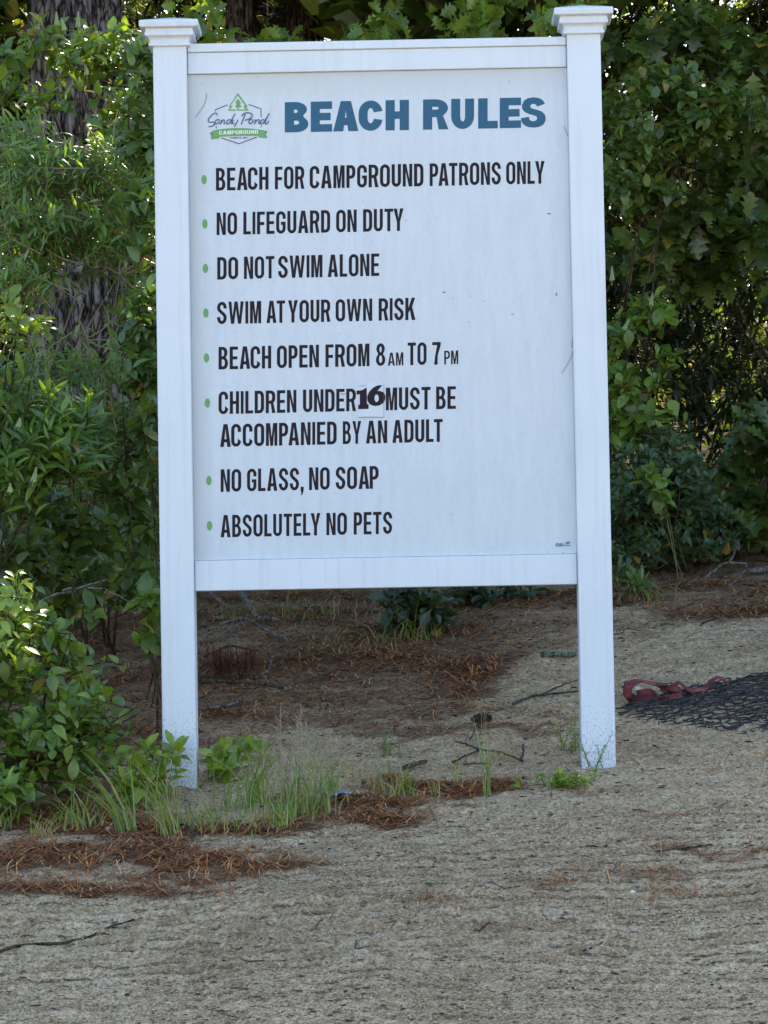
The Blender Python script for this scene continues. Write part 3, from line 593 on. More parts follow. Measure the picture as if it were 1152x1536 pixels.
def shoots(rng, blobs, n, outward=.6, up=.5, fwd=.25, jit=.5, shell=.45):
    wts = np.array([b[2][0] * b[2][2] * (b[3] if len(b) > 3 else 1) for b in [(0, *b) if False else (None,) + tuple(b) for b in blobs]]) if False else np.array([b[1][0] * b[1][2] * (b[2] if len(b) > 2 else 1) for b in blobs])
    k = rng.choice(len(blobs), n, p=wts / wts.sum())
    c = np.array([b[0] for b in blobs])[k]; r = np.array([b[1] for b in blobs])[k]
    d = norm(rng.normal(size=(n, 3))); rad = (shell + (1 - shell) * rng.random(n)) ** (1 / 2)
    tip = c + d * r * rad[:, None]
    dr = norm(outward * d + np.array([0, -fwd, up]) + jit * rng.normal(size=(n, 3)))
    return tip, dr
def shoot_leaves(rng, tip, dr, length, per, open_=.9):
    n = len(tip); t = (np.arange(per) + .5) / per
    ref = np.where(np.abs(dr[:, 2:3]) < .85, np.array([[0, 0, 1.]]), np.array([[1., 0, 0]])); a = norm(np.cross(dr, ref)); b = np.cross(dr, a)
    ph = rng.random(n)[:, None] * 6.28 + np.arange(per) * 2.4
    pos = tip[:, None] - dr[:, None] * (length[:, None, None] * (1 - t)[None, :, None])
    side = a[:, None] * np.cos(ph)[..., None] + b[:, None] * np.sin(ph)[..., None]
    op = open_ * (1.15 - .65 * t)[None, :, None]
    D = norm(dr[:, None] * .6 + side * op + rng.normal(size=(n, per, 3)) * .12)
    return pos.reshape(-1, 3), D.reshape(-1, 3), np.tile(.72 + .38 * np.sin(np.pi * (.15 + .75 * t)), n)
def bend(p0, p1, k, rng, sag=.15):
    p0 = np.asarray(p0, float); p1 = np.asarray(p1, float); m = (p0 + p1) / 2 + rng.normal(size=3) * np.linalg.norm(p1 - p0) * sag * .5
    t = np.linspace(0, 1, k)[:, None]; return (1 - t) ** 2 * p0 + 2 * t * (1 - t) * m + t * t * p1
def spike(mb, p, d, L_, r, rng):                 # a tapering spike of small buds
    d = norm(np.asarray(d, float)); a = norm(np.cross(d, [0.3, .9, .1])); b = np.cross(d, a)
    K = 46
    for i in range(K):
        t = i / K; ph = i * 2.4; rr = r * (1.05 - .75 * t); q = p + d * L_ * t + (a * math.cos(ph) + b * math.sin(ph)) * rr * .8
        s = rr * .62; mb.add([q + d * s, q - d * s, q + a * s, q - a * s, q + b * s, q - b * s], [(0, 2, 4), (0, 4, 3), (0, 3, 5), (0, 5, 2), (1, 4, 2), (1, 3, 4), (1, 5, 3), (1, 2, 5)])
    mb.tube([p - d * L_ * .4, p + d * L_], [r * .2, r * .1], 4)
def blob(px, py, y, rx, ry, dy): c = at(px, py, y); s = mpp(y); return (c, (rx * s, dy, ry * s))

def plant(name, label, cat, seed, blobs, n, per, kind, L_, mat, base=None, shoot=.16, stem_mat=None, group=None, spikes=(), main=7, sag=.2, up_mix=.75, up=.5, fwd=.25, outward=.6, jit=.5, parts=('foliage', 'branches'), shell=.45, open_=.9, stem_r=.006):
    rng = np.random.default_rng(seed)
    cx_ = np.mean([b[0] for b in blobs], axis=0)
    if base is None: base = (cx_[0], cx_[1])
    bz = gz(base[0], base[1]); root = thing(name, label, cat, (base[0], base[1], bz), group)
    tip, dr = shoots(rng, blobs, n, outward, up, fwd, jit, shell)
    ok = tip[:, 2] > ground_z(tip[:, 0], tip[:, 1]) + .03; tip, dr = tip[ok], dr[ok]; n = len(tip)
    ln = shoot * rng.uniform(.6, 1.3, n)
    P, D, sc = shoot_leaves(rng, tip, dr, ln, per, open_)
    ok = P[:, 2] > ground_z(P[:, 0], P[:, 1]) + .01; P, D, sc = P[ok], D[ok], sc[ok]
    me = leaves_mesh(parts[0], kind, P, D, L_ * sc * rng.uniform(.5, 1.3, len(P)), rng, up_mix)
    link(parts[0], me, root, mat)
    mb = MB(); b0 = np.array([base[0], base[1], bz - .03]); hubs = []
    for i in range(main):
        j = int(rng.integers(n)); e = tip[j] - dr[j] * ln[j]; s = b0 + np.array([rng.normal() * .06, rng.normal() * .05, 0])
        Q = bend(s, e, 7, rng, sag); mb.tube(Q, np.linspace(stem_r, stem_r * .35, 7), 5); hubs += list(Q[2:])
    hubs = np.array(hubs)
    for j in range(n):
        e = tip[j] - dr[j] * ln[j]; mb.tube([e, (e + tip[j]) / 2 + rng.normal(size=3) * .004, tip[j]], [.0022, .0018, .0008], 3, cap=False)
        if j % 3 == 0:
            h = hubs[int(np.argmin(np.linalg.norm(hubs - e, axis=1) + rng.random(len(hubs)) * .1))]; mb.tube(bend(h, e, 4, rng, .25), [.003, .0027, .0024, .002], 4, cap=False)
    mb.build(parts[1], stem_mat or M_STEM, root, smooth=True)
    for (px, py, y, tiltx, ln_) in spikes:
        m2 = MB(); spike(m2, at(px, py, y), (tiltx, -.1, 1), ln_, .0085, rng); m2.build('flower_spike', M_FLOWER, root, smooth=True)
    return root

# --- left side
plant('pepperbush', 'tall broadleaf bush with pale upright flower spikes before the big pine trunk', 'shrub', 21,
      [blob(70, 62, 2.4, 40, 30, .2), blob(150, 62, 2.4, 45, 32, .2), blob(120, 95, 2.4, 60, 22, .25), blob(190, 80, 2.5, 40, 40, .2), blob(80, 150, 2.3, 40, 22, .2), blob(200, 150, 2.4, 30, 50, .25), blob(10, 110, 2.6, 34, 50, .3), blob(175, 190, 2.3, 40, 26, .25)],
      96, 8, 'oval', .066, M_OVAL, base=(-1.15, 2.6), shoot=.12, spikes=[(85, 38, 2.3, 0, .055), (117, 40, 2.3, .03, .06), (57, 45, 2.3, -.3, .07), (149, 68, 2.3, -.15, .06), (130, 112, 2.3, -.1, .045), (47, 62, 2.3, -.3, .05), (97, 45, 2.25, -.25, .05)])
plant('narrowleaf_shrub', 'narrow leaved shrub with long arching pale stems left of the sign', 'shrub', 22,
      [blob(60, 262, 1.9, 85, 45, .3), blob(160, 262, 2.0, 60, 50, .3), blob(60, 340, 1.8, 85, 45, .3), blob(170, 350, 1.9, 65, 50, .3), blob(35, 415, 1.8, 55, 34, .3), blob(30, 200, 2.0, 40, 35, .3), blob(215, 440, 1.9, 26, 46, .3), blob(120, 550, 1.6, 120, 24, .3)],
      460, 14, 'lance', .054, M_LANCE, base=(-2.0, 1.7), shoot=.2, stem_mat=M_PALE, outward=.5, up=.22, main=14, sag=.12, stem_r=.0036)
plant('pepperbush', 'bright leafy sprig of a bush at the left edge under the arching stems', 'shrub', 23,
      [blob(12, 478, .8, 34, 32, .12), blob(50, 490, .8, 22, 22, .1), blob(-40, 500, .8, 40, 60, .2)], 26, 8, 'obov', .062, M_FRESH, base=(-1.45, .8), shoot=.09, main=5)
plant('longleaf_shrub', 'thick shrub of long shiny leaves bulging out left of the sign', 'shrub', 24,
      [blob(105, 602, .9, 42, 26, .15), blob(40, 610, 1.0, 60, 40, .25), blob(60, 660, .9, 70, 40, .25), blob(125, 650, 1.1, 40, 40, .2), blob(20, 690, .8, 50, 50, .25), blob(95, 690, .9, 45, 35, .2), blob(0, 570, .9, 50, 30, .2)],
      170, 10, 'lance', .082, M_LANCE, base=(-1.75, .9), shoot=.13, spikes=[(50, 722, .6, .25, .05), (15, 738, .6, .05, .03), (28, 640, .7, .2, .03)])
plant('broadleaf_shrub', 'dark shrub of large oval leaves close behind the left post', 'shrub', 25,
      [blob(150, 700, 2.0, 50, 28, .2), blob(100, 790, 1.8, 70, 50, .25), blob(60, 750, 1.6, 60, 40, .25), blob(110, 855, 1.6, 70, 30, .2), blob(30, 830, 1.3, 60, 50, .25), blob(185, 640, 2.2, 50, 40, .3), blob(205, 780, 2.4, 32, 40, .25), blob(190, 720, 2.3, 45, 40, .25), blob(190, 850, 2.4, 40, 26, .2), blob(150, 882, 2.3, 70, 22, .2), blob(215, 870, 2.5, 25, 24, .15), blob(60, 900, 1.8, 50, 40, .25)],
      340, 8, 'oval', .066, M_OVALD, base=(-1.5, 2.3), shoot=.14, main=4, stem_r=.003)
plant('twiggy_shrub', 'fine leaved shadowed shrub low beside the left post, dry twigs sticking out', 'shrub', 33,
      [blob(200, 700, 2.9, 60, 70, .3), blob(190, 800, 2.9, 60, 50, .3), blob(120, 760, 3.0, 80, 80, .3), blob(215, 850, 2.9, 30, 30, .2)],
      240, 10, 'lance', .06, M_OVALD, base=(-1.3, 3.0), shoot=.14, main=5, stem_mat=M_PALE, stem_r=.0022)
plant('leafy_vine', 'tall leafy sapling hugging the outer side of the left post', 'shrub', 26,
      [blob(215, 120, 1.5, 30, 60, .2), blob(212, 230, 1.5, 28, 60, .2), blob(218, 330, 1.4, 25, 60, .2), blob(218, 470, 1.3, 22, 50, .2), blob(215, 560, 1.3, 32, 40, .2), blob(226, 640, 1.2, 18, 40, .15), blob(230, 700, 1.2, 12, 20, .1)],
      150, 8, 'oval', .066, M_OVALD, base=(-.84, 1.4), shoot=.13, main=4, stem_r=.003)
plant('broadleaf_shrub', 'nearest leafy bush at the lower left edge beside the grass', 'shrub', 27,
      [blob(18, 930, -.05, 34, 60, .15), blob(60, 960, .2, 45, 50, .2), blob(110, 1000, .4, 50, 30, .2), blob(30, 1010, -.1, 55, 45, .2), blob(90, 1060, .0, 70, 35, .2), blob(140, 1080, .1, 40, 22, .12), blob(40, 1110, -.1, 70, 55, .25), blob(110, 1130, .05, 50, 40, .2), blob(15, 1180, -.35, 38, 30, .12), blob(-60, 1050, -.1, 60, 160, .3)],
      330, 8, 'oval', .054, M_OVAL, base=(-1.27, -.05), shoot=.15, jit=.8, shell=.25)
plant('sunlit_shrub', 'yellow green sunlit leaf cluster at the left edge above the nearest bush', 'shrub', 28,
      [blob(8, 890, -.15, 32, 24, .1), blob(30, 875, -.1, 22, 14, .08), blob(12, 940, -.2, 24, 26, .08), blob(-40, 900, -.1, 40, 50, .15)], 28, 9, 'obov', .052, M_SUNLEAF, base=(-1.42, -.1), shoot=.1, main=5)
plant('sapling', 'thin sapling with few fresh leaves just left of the left post', 'shrub', 29,
      [blob(225, 890, .9, 14, 22, .08), blob(232, 940, .9, 12, 30, .08), blob(150, 915, .9, 24, 16, .1)], 12, 7, 'oval', .07, M_OVAL, base=(-.80, .95), shoot=.09, main=3)
plant('sapling', 'small leafy sapling at the foot of the left post', 'sapling', 30,
      [blob(210, 1125, -.12, 34, 30, .06), blob(205, 1165, -.12, 30, 24, .06), blob(255, 1138, -.13, 26, 22, .04), blob(235, 1160, -.13, 22, 24, .04)], 21, 7, 'oval', .052, M_FRESH, base=(-.80, -.14), shoot=.10, up=.8, main=5, stem_mat=M_GSTEM, stem_r=.003)
plant('sapling', 'small leafy sapling just right of the foot of the left post', 'sapling', 31,
      [blob(330, 1128, .05, 24, 26, .06), blob(318, 1150, .05, 24, 20, .06), blob(380, 1110, .3, 22, 16, .05), blob(345, 1120, .2, 26, 16, .05)], 18, 7, 'oval', .048, M_FRESH, base=(-.55, .1), shoot=.10, up=.8, main=5, stem_mat=M_GSTEM, stem_r=.003)
# --- right side
plant('roundleaf_shrub', 'round leaved tall shrub right of the right post, upper part lit green', 'shrub', 41,
      [blob(945, 150, 3.80, 50, 35, .25), blob(1000, 130, 3.90, 60, 30, .3), blob(1060, 160, 3.90, 60, 40, .3), blob(960, 215, 3.70, 55, 40, .25), blob(1040, 190, 3.80, 60, 30, .25), blob(930, 280, 3.70, 35, 40, .25), blob(975, 290, 3.80, 40, 30, .2), blob(1130, 170, 4.00, 40, 35, .3)],
      260, 9, 'round', .053, M_OVALD, base=(.74, 4.0), shoot=.16, outward=.6, up=.15)
plant('oak_tree', 'oak sapling with dark lobed leaves spreading right of the sign top', 'tree', 42,
      [blob(950, 75, 4.60, 60, 35, .4), blob(1050, 60, 4.80, 80, 45, .5), blob(1130, 110, 4.60, 50, 60, .4), blob(1110, 260, 4.40, 60, 50, .4), blob(1040, 330, 4.30, 70, 35, .35), blob(960, 370, 4.30, 60, 30, .35), blob(1120, 350, 4.40, 60, 50, .4), blob(1060, 410, 4.60, 70, 30, .35), blob(1180, 200, 4.60, 60, 150, .5)],
      250, 8, 'oak', .108, M_OAK, base=(2.3, 4.9), shoot=.2, up=.1, main=4, parts=('crown', 'trunk'), stem_r=.006)
plant('pepperbush', 'bush with two pale flower spikes right beside the right post', 'shrub', 43,
      [blob(975, 462, 3.80, 40, 22, .15), blob(930, 490, 3.80, 32, 24, .15), blob(995, 540, 3.80, 22, 16, .12), blob(925, 570, 3.80, 28, 40, .18), blob(960, 565, 3.80, 26, 18, .12), blob(975, 625, 3.70, 36, 22, .14), blob(930, 640, 3.80, 30, 30, .15)],
      70, 8, 'obov', .075, M_OVAL, base=(0.86, 4.05), shoot=.11, spikes=[(977, 458, 3.70, .12, .055), (936, 494, 3.70, .6, .055), (918, 420, 3.70, .02, .06)])
plant('low_shrub', 'low bushy shrub with small bluish leaves at the wood edge right of the sign', 'shrub', 44,
      [blob(945, 690, 3.65, 45, 30, .25), blob(1010, 700, 3.65, 55, 24, .25), blob(960, 740, 3.55, 55, 35, .25), blob(1040, 740, 3.65, 55, 30, .25), blob(1000, 780, 3.65, 60, 30, .25), blob(930, 790, 3.65, 30, 40, .2), blob(1070, 790, 3.75, 50, 25, .2), blob(960, 815, 3.5, 60, 22, .2), blob(1040, 815, 3.6, 50, 18, .2), blob(1000, 660, 3.9, 60, 20, .3)],
      360, 9, 'obov', .05, M_BLUE, base=(1.3, 3.6), shoot=.13)
plant('fresh_sapling', 'upright sapling with a few light green leaves in front of the low bluish shrub', 'shrub', 45,
      [blob(990, 672, 3.30, 16, 16, .06), blob(985, 705, 3.30, 22, 16, .06), blob(990, 740, 3.30, 14, 16, .06)], 9, 6, 'round', .06, M_OVAL, base=(1.27, 3.3), shoot=.09, up=.9, main=3, stem_r=.0025, stem_mat=M_GSTEM)
plant('oak_tree', 'low oak sapling with big lobed leaves at the right edge', 'tree', 46,
      [blob(1140, 640, 3.80, 40, 30, .2), blob(1125, 690, 3.90, 40, 30, .2), blob(1140, 750, 3.90, 50, 35, .25), blob(1095, 740, 4.00, 40, 26, .2), blob(1120, 790, 3.90, 40, 25, .2), blob(1200, 700, 3.90, 50, 100, .3)],
      72, 7, 'oak', .105, M_OAK, base=(1.79, 4.10), shoot=.14, main=6, parts=('crown', 'trunk'), stem_r=.008)
plant('laurel', 'glossy leaved seedling at the foot of the right post on the brown needles', 'shrub', 47,
      [blob(965, 880, 3.10, 32, 20, .1), blob(935, 860, 3.30, 22, 18, .1)], 20, 9, 'lance', .055, M_OVALD, base=(1.07, 3.15), shoot=.07, main=4)
plant('laurel', 'dark glossy laurel bush hanging under the middle of the sign', 'shrub', 48,
      [blob(625, 895, 2.60, 45, 26, .12), blob(600, 910, 2.65, 20, 26, .1), blob(650, 920, 2.55, 30, 24, .1)], 34, 8, 'obov', .075, M_LAUREL, base=(0.11, 2.65), shoot=.09, main=5)
plant('laurel', 'smaller laurel sprig under the sign right of the laurel bush', 'shrub', 49,
      [blob(705, 893, 3.10, 30, 14, .08)], 12, 8, 'obov', .07, M_LAUREL, base=(0.36, 3.10), shoot=.08, main=4)
plant('laurel', 'laurel sprig low under the right end of the bottom rail', 'shrub', 50,
      [blob(785, 885, 3.25, 34, 12, .08), blob(835, 890, 3.35, 20, 14, .08)], 15, 8, 'obov', .07, M_LAUREL, base=(0.63, 3.25), shoot=.08, main=4)
# --- between and behind: thick growth at the wood edge
edge = [(-2.3, 2.2, 1.0, 'longleaf_shrub', 'lance', M_LANCE, 'longleaf shrub outside the left edge of the view'), (-1.9, .6, .9, 'broadleaf_shrub', 'oval', M_OVAL, 'rounded oval leaved bush beyond the left edge'),
        (-.35, 4.2, .8, 'woodland_shrub', 'oval', M_OVALD, 'dark shrub hidden behind the sign board, left half'), (.35, 4.4, .8, 'woodland_shrub', 'oval', M_OVALD, 'dark shrub hidden behind the sign board, right half'),
        (2.3, 3.4, 1.0, 'woodland_shrub', 'round', M_OVALD, 'round leaved shrub beyond the right edge'), (2.3, 2.2, .6, 'low_shrub', 'lance', M_BLUE, 'low bluish shrub beyond the right edge')]
for i, (x, y, h, nm, kd, mt, lb) in enumerate(edge):
    c = np.array([x, y, gz(x, y) + h * .75]); plant(nm, lb, 'shrub', 60 + i, [(c, (.45, .35, h * .75)), (c + [.2, .1, h * .5], (.35, .3, h * .5))], 120, 8, kd, .085, mt, base=(x, y), shoot=.15)

# ------------------------------------------------------------------ trees of the wood
def trunk_mesh(name, P, R, mat, parent, ridges=13, depth=.085, seed=0, n=64, rows=130):
    P = np.asarray(P, float); t = np.linspace(0, 1, rows); src = np.linspace(0, 1, len(P))
    Q = np.stack([np.interp(t, src, P[:, i]) for i in range(3)], 1); rr = np.interp(t, src, R)
    a = np.linspace(0, 2 * np.pi, n, endpoint=False); A, T = np.meshgrid(a, t); hgt = Q[:, 2][:, None] - Q[0, 2]
    wv = A + .25 * vnoise(hgt * 2.5 + seed, A * 2)
    u = wv / (2 * np.pi) * ridges
    rid = np.abs(((u + .35 * vnoise(u * 1.0, hgt * 4 + seed)) % 1) - .5) * 2
    plates = vnoise(u * 1.0 + seed, hgt * 9)
    rad = rr[:, None] * (1 + depth * (sstep(.0, .55, 1 - rid) * 1.6 - 1) + depth * .5 * plates)
    V = np.stack([Q[:, 0][:, None] + rad * np.cos(A), Q[:, 1][:, None] + rad * np.sin(A), np.broadcast_to(Q[:, 2][:, None], A.shape)], -1).reshape(-1, 3)
    k = np.arange(n); Fq = np.concatenate([np.stack([i * n + k, i * n + (k + 1) % n, (i + 1) * n + (k + 1) % n, (i + 1) * n + k], 1) for i in range(rows - 1)])
    return link(name, np_mesh(name, V, Fq), parent, mat)
def big_tree(name, label, x, y, r, h, bark, seed, crown_z0, spread, nsh=260, group=None, leaf=.16, lean=(0, 0), limbs=7, kind='simple', mat=None, low=()):
    rng = np.random.default_rng(seed); z0 = gz(x, y); h = h or .9 * (y + 2.64) - z0; root = thing(name, label, 'tree', (x, y, z0), group)
    P = [(x, y, z0 - .2), (x + lean[0] * .3, y + lean[1] * .3, z0 + h * .3), (x + lean[0], y + lean[1], z0 + h)]
    tr = trunk_mesh('trunk', P, [r * 1.15, r, r * .25], bark, root, seed=seed, ridges=max(7, int(r * 75)), rows=420 if r > .15 else 110, n=170 if r > .15 else 64)
    mb = MB(); blobs = list(low); 
    for i in range(limbs):
        zz_ = z0 + crown_z0 + (h - crown_z0) * (i + .3) / limbs; an = rng.random() * 6.28; ln = spread * (1.1 - .5 * i / limbs) * rng.uniform(.7, 1.1)
        fr = (zz_ - z0) / h; s = np.array([x + lean[0] * fr, y + lean[1] * fr, zz_]); e = s + np.array([math.cos(an) * ln, math.sin(an) * ln, ln * .35])
        mb = MB(); mb.tube(bend(s, e, 6, rng, .2), np.linspace(r * .3, r * .06, 6), 6); mb.build('limb', bark, root, smooth=True); blobs.append((s * .35 + e * .65, (ln * .55, ln * .55, (h - crown_z0) / limbs * .9)))
    tip, dr = shoots(rng, blobs, nsh, .5, .3, 0, .6, .2); Pl, D, sc = shoot_leaves(rng, tip, dr, np.full(nsh, leaf * 2.6), 9)
    me = leaves_mesh('crown', kind, Pl, D, leaf * sc * rng.uniform(.7, 1.25, len(Pl)), rng, .45); link('crown', me, root, mat or M_WOOD)
    return root
tp = at(118, 300, 4.6)
big_tree('pine_tree', 'big pine with thick grey furrowed trunk behind the bushes at upper left', tp[0], 4.6, .205, 13, M_BARK, 71, 6.0, 2.6, nsh=620, leaf=.2, lean=(-.05, .1), limbs=10)
tp = at(457, 40, 7.2); big_tree('pine_tree', 'brown ridged tree trunk seen just above the sign top rail left of its middle', tp[0], 7.2, .10, None, M_BARK2, 72, 5.2, 2.4, nsh=620, leaf=.2, limbs=10)
tp = at(383, 30, 8.6); big_tree('oak_tree', 'slim dark trunk above the sign top rail, left of the brown ridged one', tp[0], 8.6, .075, None, M_BARK, 73, 5.0, 2.4, nsh=620, leaf=.2, limbs=10)
# leafy oak over the sign, whose low boughs fill the strip above the top rail
rng = np.random.default_rng(80)
low = [blob(px, py, 4.0 + .35 * (i % 3), 70, 30, .35) for i, (px, py) in enumerate([(320, 20), (300, 70), (420, 70), (500, 30), (560, 60), (620, 20), (690, 50), (740, 20), (800, 60), (850, 25), (560, 110), (700, 110), (840, 110)])]
big_tree('oak_tree', 'leafy oak whose low boughs hang over the sign top rail', .35, 6.4, .11, None, M_BARK, 81, 4.6, 2.4, nsh=560, leaf=.088, low=low, limbs=9, kind='oak', mat=M_OVAL)
# slender understorey trees that make the dark interior of the wood
spots = [(-3.2, 5.6), (-.75, 6.0), (-2.4, 6.6), (.75, 6.2), (-.2, 6.9), (2.75, 5.4), (3.6, 6.2), (2.6, 7.2), (4.6, 5.6), (1.05, 7.6), (3.4, 8.0), (-.55, 8.4), (-3.9, 7.4), (5.4, 7.2), (4.4, 9.0), (.55, 10.4), (-.8, 11.6), (3.0, 10.4), (-3.6, 11.0), (1.0, 13.4), (3.4, 13.2), (5.4, 11.6), (-.4, 15.2), (3.8, 16.0), (-3.2, 14.6)]
for i, (x, y) in enumerate(spots):
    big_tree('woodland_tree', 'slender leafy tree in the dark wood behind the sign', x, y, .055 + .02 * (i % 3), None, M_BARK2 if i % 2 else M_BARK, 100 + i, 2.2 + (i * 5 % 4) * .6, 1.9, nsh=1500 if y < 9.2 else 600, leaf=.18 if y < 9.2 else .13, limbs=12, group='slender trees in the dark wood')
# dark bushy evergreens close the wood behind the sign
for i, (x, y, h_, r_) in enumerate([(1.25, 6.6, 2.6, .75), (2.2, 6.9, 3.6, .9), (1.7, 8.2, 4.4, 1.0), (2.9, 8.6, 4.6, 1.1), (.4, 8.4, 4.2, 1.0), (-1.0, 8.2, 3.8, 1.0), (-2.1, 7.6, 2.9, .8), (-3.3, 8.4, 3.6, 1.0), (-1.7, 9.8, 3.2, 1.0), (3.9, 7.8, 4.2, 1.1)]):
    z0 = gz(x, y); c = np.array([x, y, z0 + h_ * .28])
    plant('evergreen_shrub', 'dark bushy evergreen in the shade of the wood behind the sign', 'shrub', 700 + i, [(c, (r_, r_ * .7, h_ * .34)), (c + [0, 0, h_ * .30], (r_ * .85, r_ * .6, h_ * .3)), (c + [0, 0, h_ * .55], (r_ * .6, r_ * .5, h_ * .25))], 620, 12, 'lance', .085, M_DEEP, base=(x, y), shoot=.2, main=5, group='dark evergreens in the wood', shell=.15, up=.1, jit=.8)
# the far wood reads as one dark mass of leaves
rng = np.random.default_rng(90); nn_ = 130000
Pw = np.stack([rng.uniform(-9, 9, nn_), 9 + 17 * rng.random(nn_), 0 * rng.random(nn_)], 1); Pw[:, 2] = ground_z(Pw[:, 0], Pw[:, 1]) + 5.5 * rng.random(nn_) ** 1.3
me = leaves_mesh('background_foliage', 'simple', Pw, norm(rng.normal(size=(nn_, 3)) + [0, 0, -.2]), rng.uniform(.05, .13, nn_), rng, .4)
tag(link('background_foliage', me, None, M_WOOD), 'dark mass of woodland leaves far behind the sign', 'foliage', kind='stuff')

# ------------------------------------------------------------------ litter on the ground
def scatter(n, xr, yr, rng, dens=None):
    x = rng.uniform(*xr, n); y = rng.uniform(*yr, n)
    if dens is not None: k = rng.random(n) < dens(x, y); x, y = x[k], y[k]
    return x, y
rng = np.random.default_rng(201)
x, y = scatter(380000, (-2.2, 2.2), (-1.9, 4.2), rng, lambda a, b: np.clip(litter(a, b) ** 1.3 * np.where(b > .25, .24 + .10 * vnoise(a * 4, b * 6), .50) + .010, 0, 1))
n = len(x); an = np.where(rng.random(n) < .55, rng.normal(0, .45, n), rng.random(n) * 2 * np.pi); ln = rng.uniform(.05, .12, n); wd = rng.uniform(.0009, .0017, n); cv = rng.normal(size=n) * .2
segs = []
for t in (-.5, -.17, .17, .5):
    a2 = an + cv * t; cx2 = x + np.cos(a2) * ln * t; cy2 = y + np.sin(a2) * ln * t
    z = ground_z(cx2, cy2) + .002 + .012 * rng.random(n) * (1 if abs(t) > .3 else .6)
    for s in (-1, 1): segs.append(np.stack([cx2 - np.sin(a2) * wd * s, cy2 + np.cos(a2) * wd * s, z], 1))
V = np.stack(segs, 1).reshape(-1, 3); b = np.arange(n)[:, None] * 8
Fq = np.stack([b + np.array(q) for q in ((0, 1, 3, 2), (2, 3, 5, 4), (4, 5, 7, 6))], 1).reshape(-1, 4)
tag(link('pine_needle_litter', np_mesh('pine_needle_litter', V, Fq), None, M_NEEDLE), 'reddish brown fallen pine needles strewn over the sand', 'needles', kind='stuff')
def bits(name, n, xr, yr, seed, smin, smax, flat, mat, dens, label, cat, long=1.0):
    rng = np.random.default_rng(seed); x, y = scatter(n, xr, yr, rng, dens); n = len(x); s = smin + (smax - smin) * rng.random(n) ** 3
    base = np.array([(1, 0, 0), (-1, 0, 0), (0, 1, 0), (0, -1, 0), (0, 0, 1), (0, 0, -1)], float)
    an = rng.random(n) * 6.28; ca, sa = np.cos(an), np.sin(an); jit = rng.uniform(.6, 1.25, (n, 6, 3)); B = base[None] * jit * np.array([long, 1, flat]) + rng.normal(size=(n, 6, 3)) * .08
    Vx = B[..., 0] * ca[:, None] - B[..., 1] * sa[:, None]; Vy = B[..., 0] * sa[:, None] + B[..., 1] * ca[:, None]
    V = np.stack([Vx * s[:, None] + x[:, None], Vy * s[:, None] + y[:, None], B[..., 2] * s[:, None] + (ground_z(x, y) + s * flat * .35)[:, None]], -1).reshape(-1, 3)
    Fq = np.array([(0, 2, 4), (2, 1, 4), (1, 3, 4), (3, 0, 4), (2, 0, 5), (1, 2, 5), (3, 1, 5), (0, 3, 5)]); Fq = (Fq[None] + np.arange(n)[:, None, None] * 6).reshape(-1, 3)
    tag(link(name, np_mesh(name, V, Fq, False), None, mat), label, cat, kind='stuff')
bits('pebble_scatter', 16000, (-1.9, 1.9), (-3.0, 2.2), 210, .001, .0035, .7, M_PEB, lambda a, b: 1 - .8 * litter(a, b), 'tiny pale pebbles scattered on the raked sand', 'pebbles')
M_CRUMB = island_mat('sand crumb', [(0, (.22, .155, .09)), (.35, (.41, .30, .18)), (.8, (.56, .43, .27)), (1, (.66, .53, .36))], .95, .1)
bits('sand_crumbs', 300000, (-1.7, 1.7), (-3.0, 2.2), 212, .0014, .0050, .55, M_CRUMB, lambda a, b: np.clip(.55 + .35 * vnoise(a * 3, b * 4) - .95 * litter(a, b) - furrow(a, b)[0] * (1.0 * sstep(.35, .9, furrow(a, b)[1]) - .35), .02, 1), 'loose crumbs of sand lying on the beach surface', 'sand', 1.25)
M_FURROW_SHADE = island_mat('furrow shade crumb', [(0, (.14, .098, .058)), (.6, (.21, .152, .092)), (1, (.29, .215, .135))], .95, .1)  # dark crumbs packed into the furrow bottoms to imitate their shade
bits('furrow_shade_crumbs', 620000, (-1.6, 1.6), (-3.0, -.5), 213, .0014, .0050, .5, M_FURROW_SHADE, lambda a, b: np.clip(furrow(a, b)[0] * sstep(.62, .95, furrow(a, b)[1]) - .15 * litter(a, b) + .012, 0, 1), 'darker sand crumbs standing in for shade along the rake lines', 'sand', 1.3)
bits('bark_debris', 95000, (-1.9, 1.9), (-3.0, 3.6), 211, 0.0015, .008, .35, M_TWIG, lambda a, b: np.clip(.20 + .55 * litter(a, b) + furrow(a, b)[0] * (1.5 * sstep(.72, 1.0, furrow(a, b)[1]) - .14), .04, 1), 'dark crumbs of bark and twig scattered on the sand', 'debris', 2.2)
# short twigs as one scatter
rng = np.random.default_rng(220); mb = MB(); x, y = scatter(1500, (-2, 2), (-2.6, 4), rng, lambda a, b: .03 + .6 * litter(a, b))
for a, b in zip(x, y):
    ln = rng.uniform(.03, .15); an = rng.random() * 6.28; Q = []
    for t in (-.5, -.1, .2, .5):
        u, v = a + math.cos(an) * ln * t + rng.normal() * .006, b + math.sin(an) * ln * t + rng.normal() * .006; Q.append((u, v, gz(u, v) + .004 + .004 * rng.random()))
    r0 = rng.uniform(.0012, .0032); mb.tube(Q, [r0, r0 * .9, r0 * .75, r0 * .5], 4)
tag(mb.build('twig_litter', M_TWIG, None, smooth=True), 'short broken twigs littering the needles and sand', 'twigs', kind='stuff')

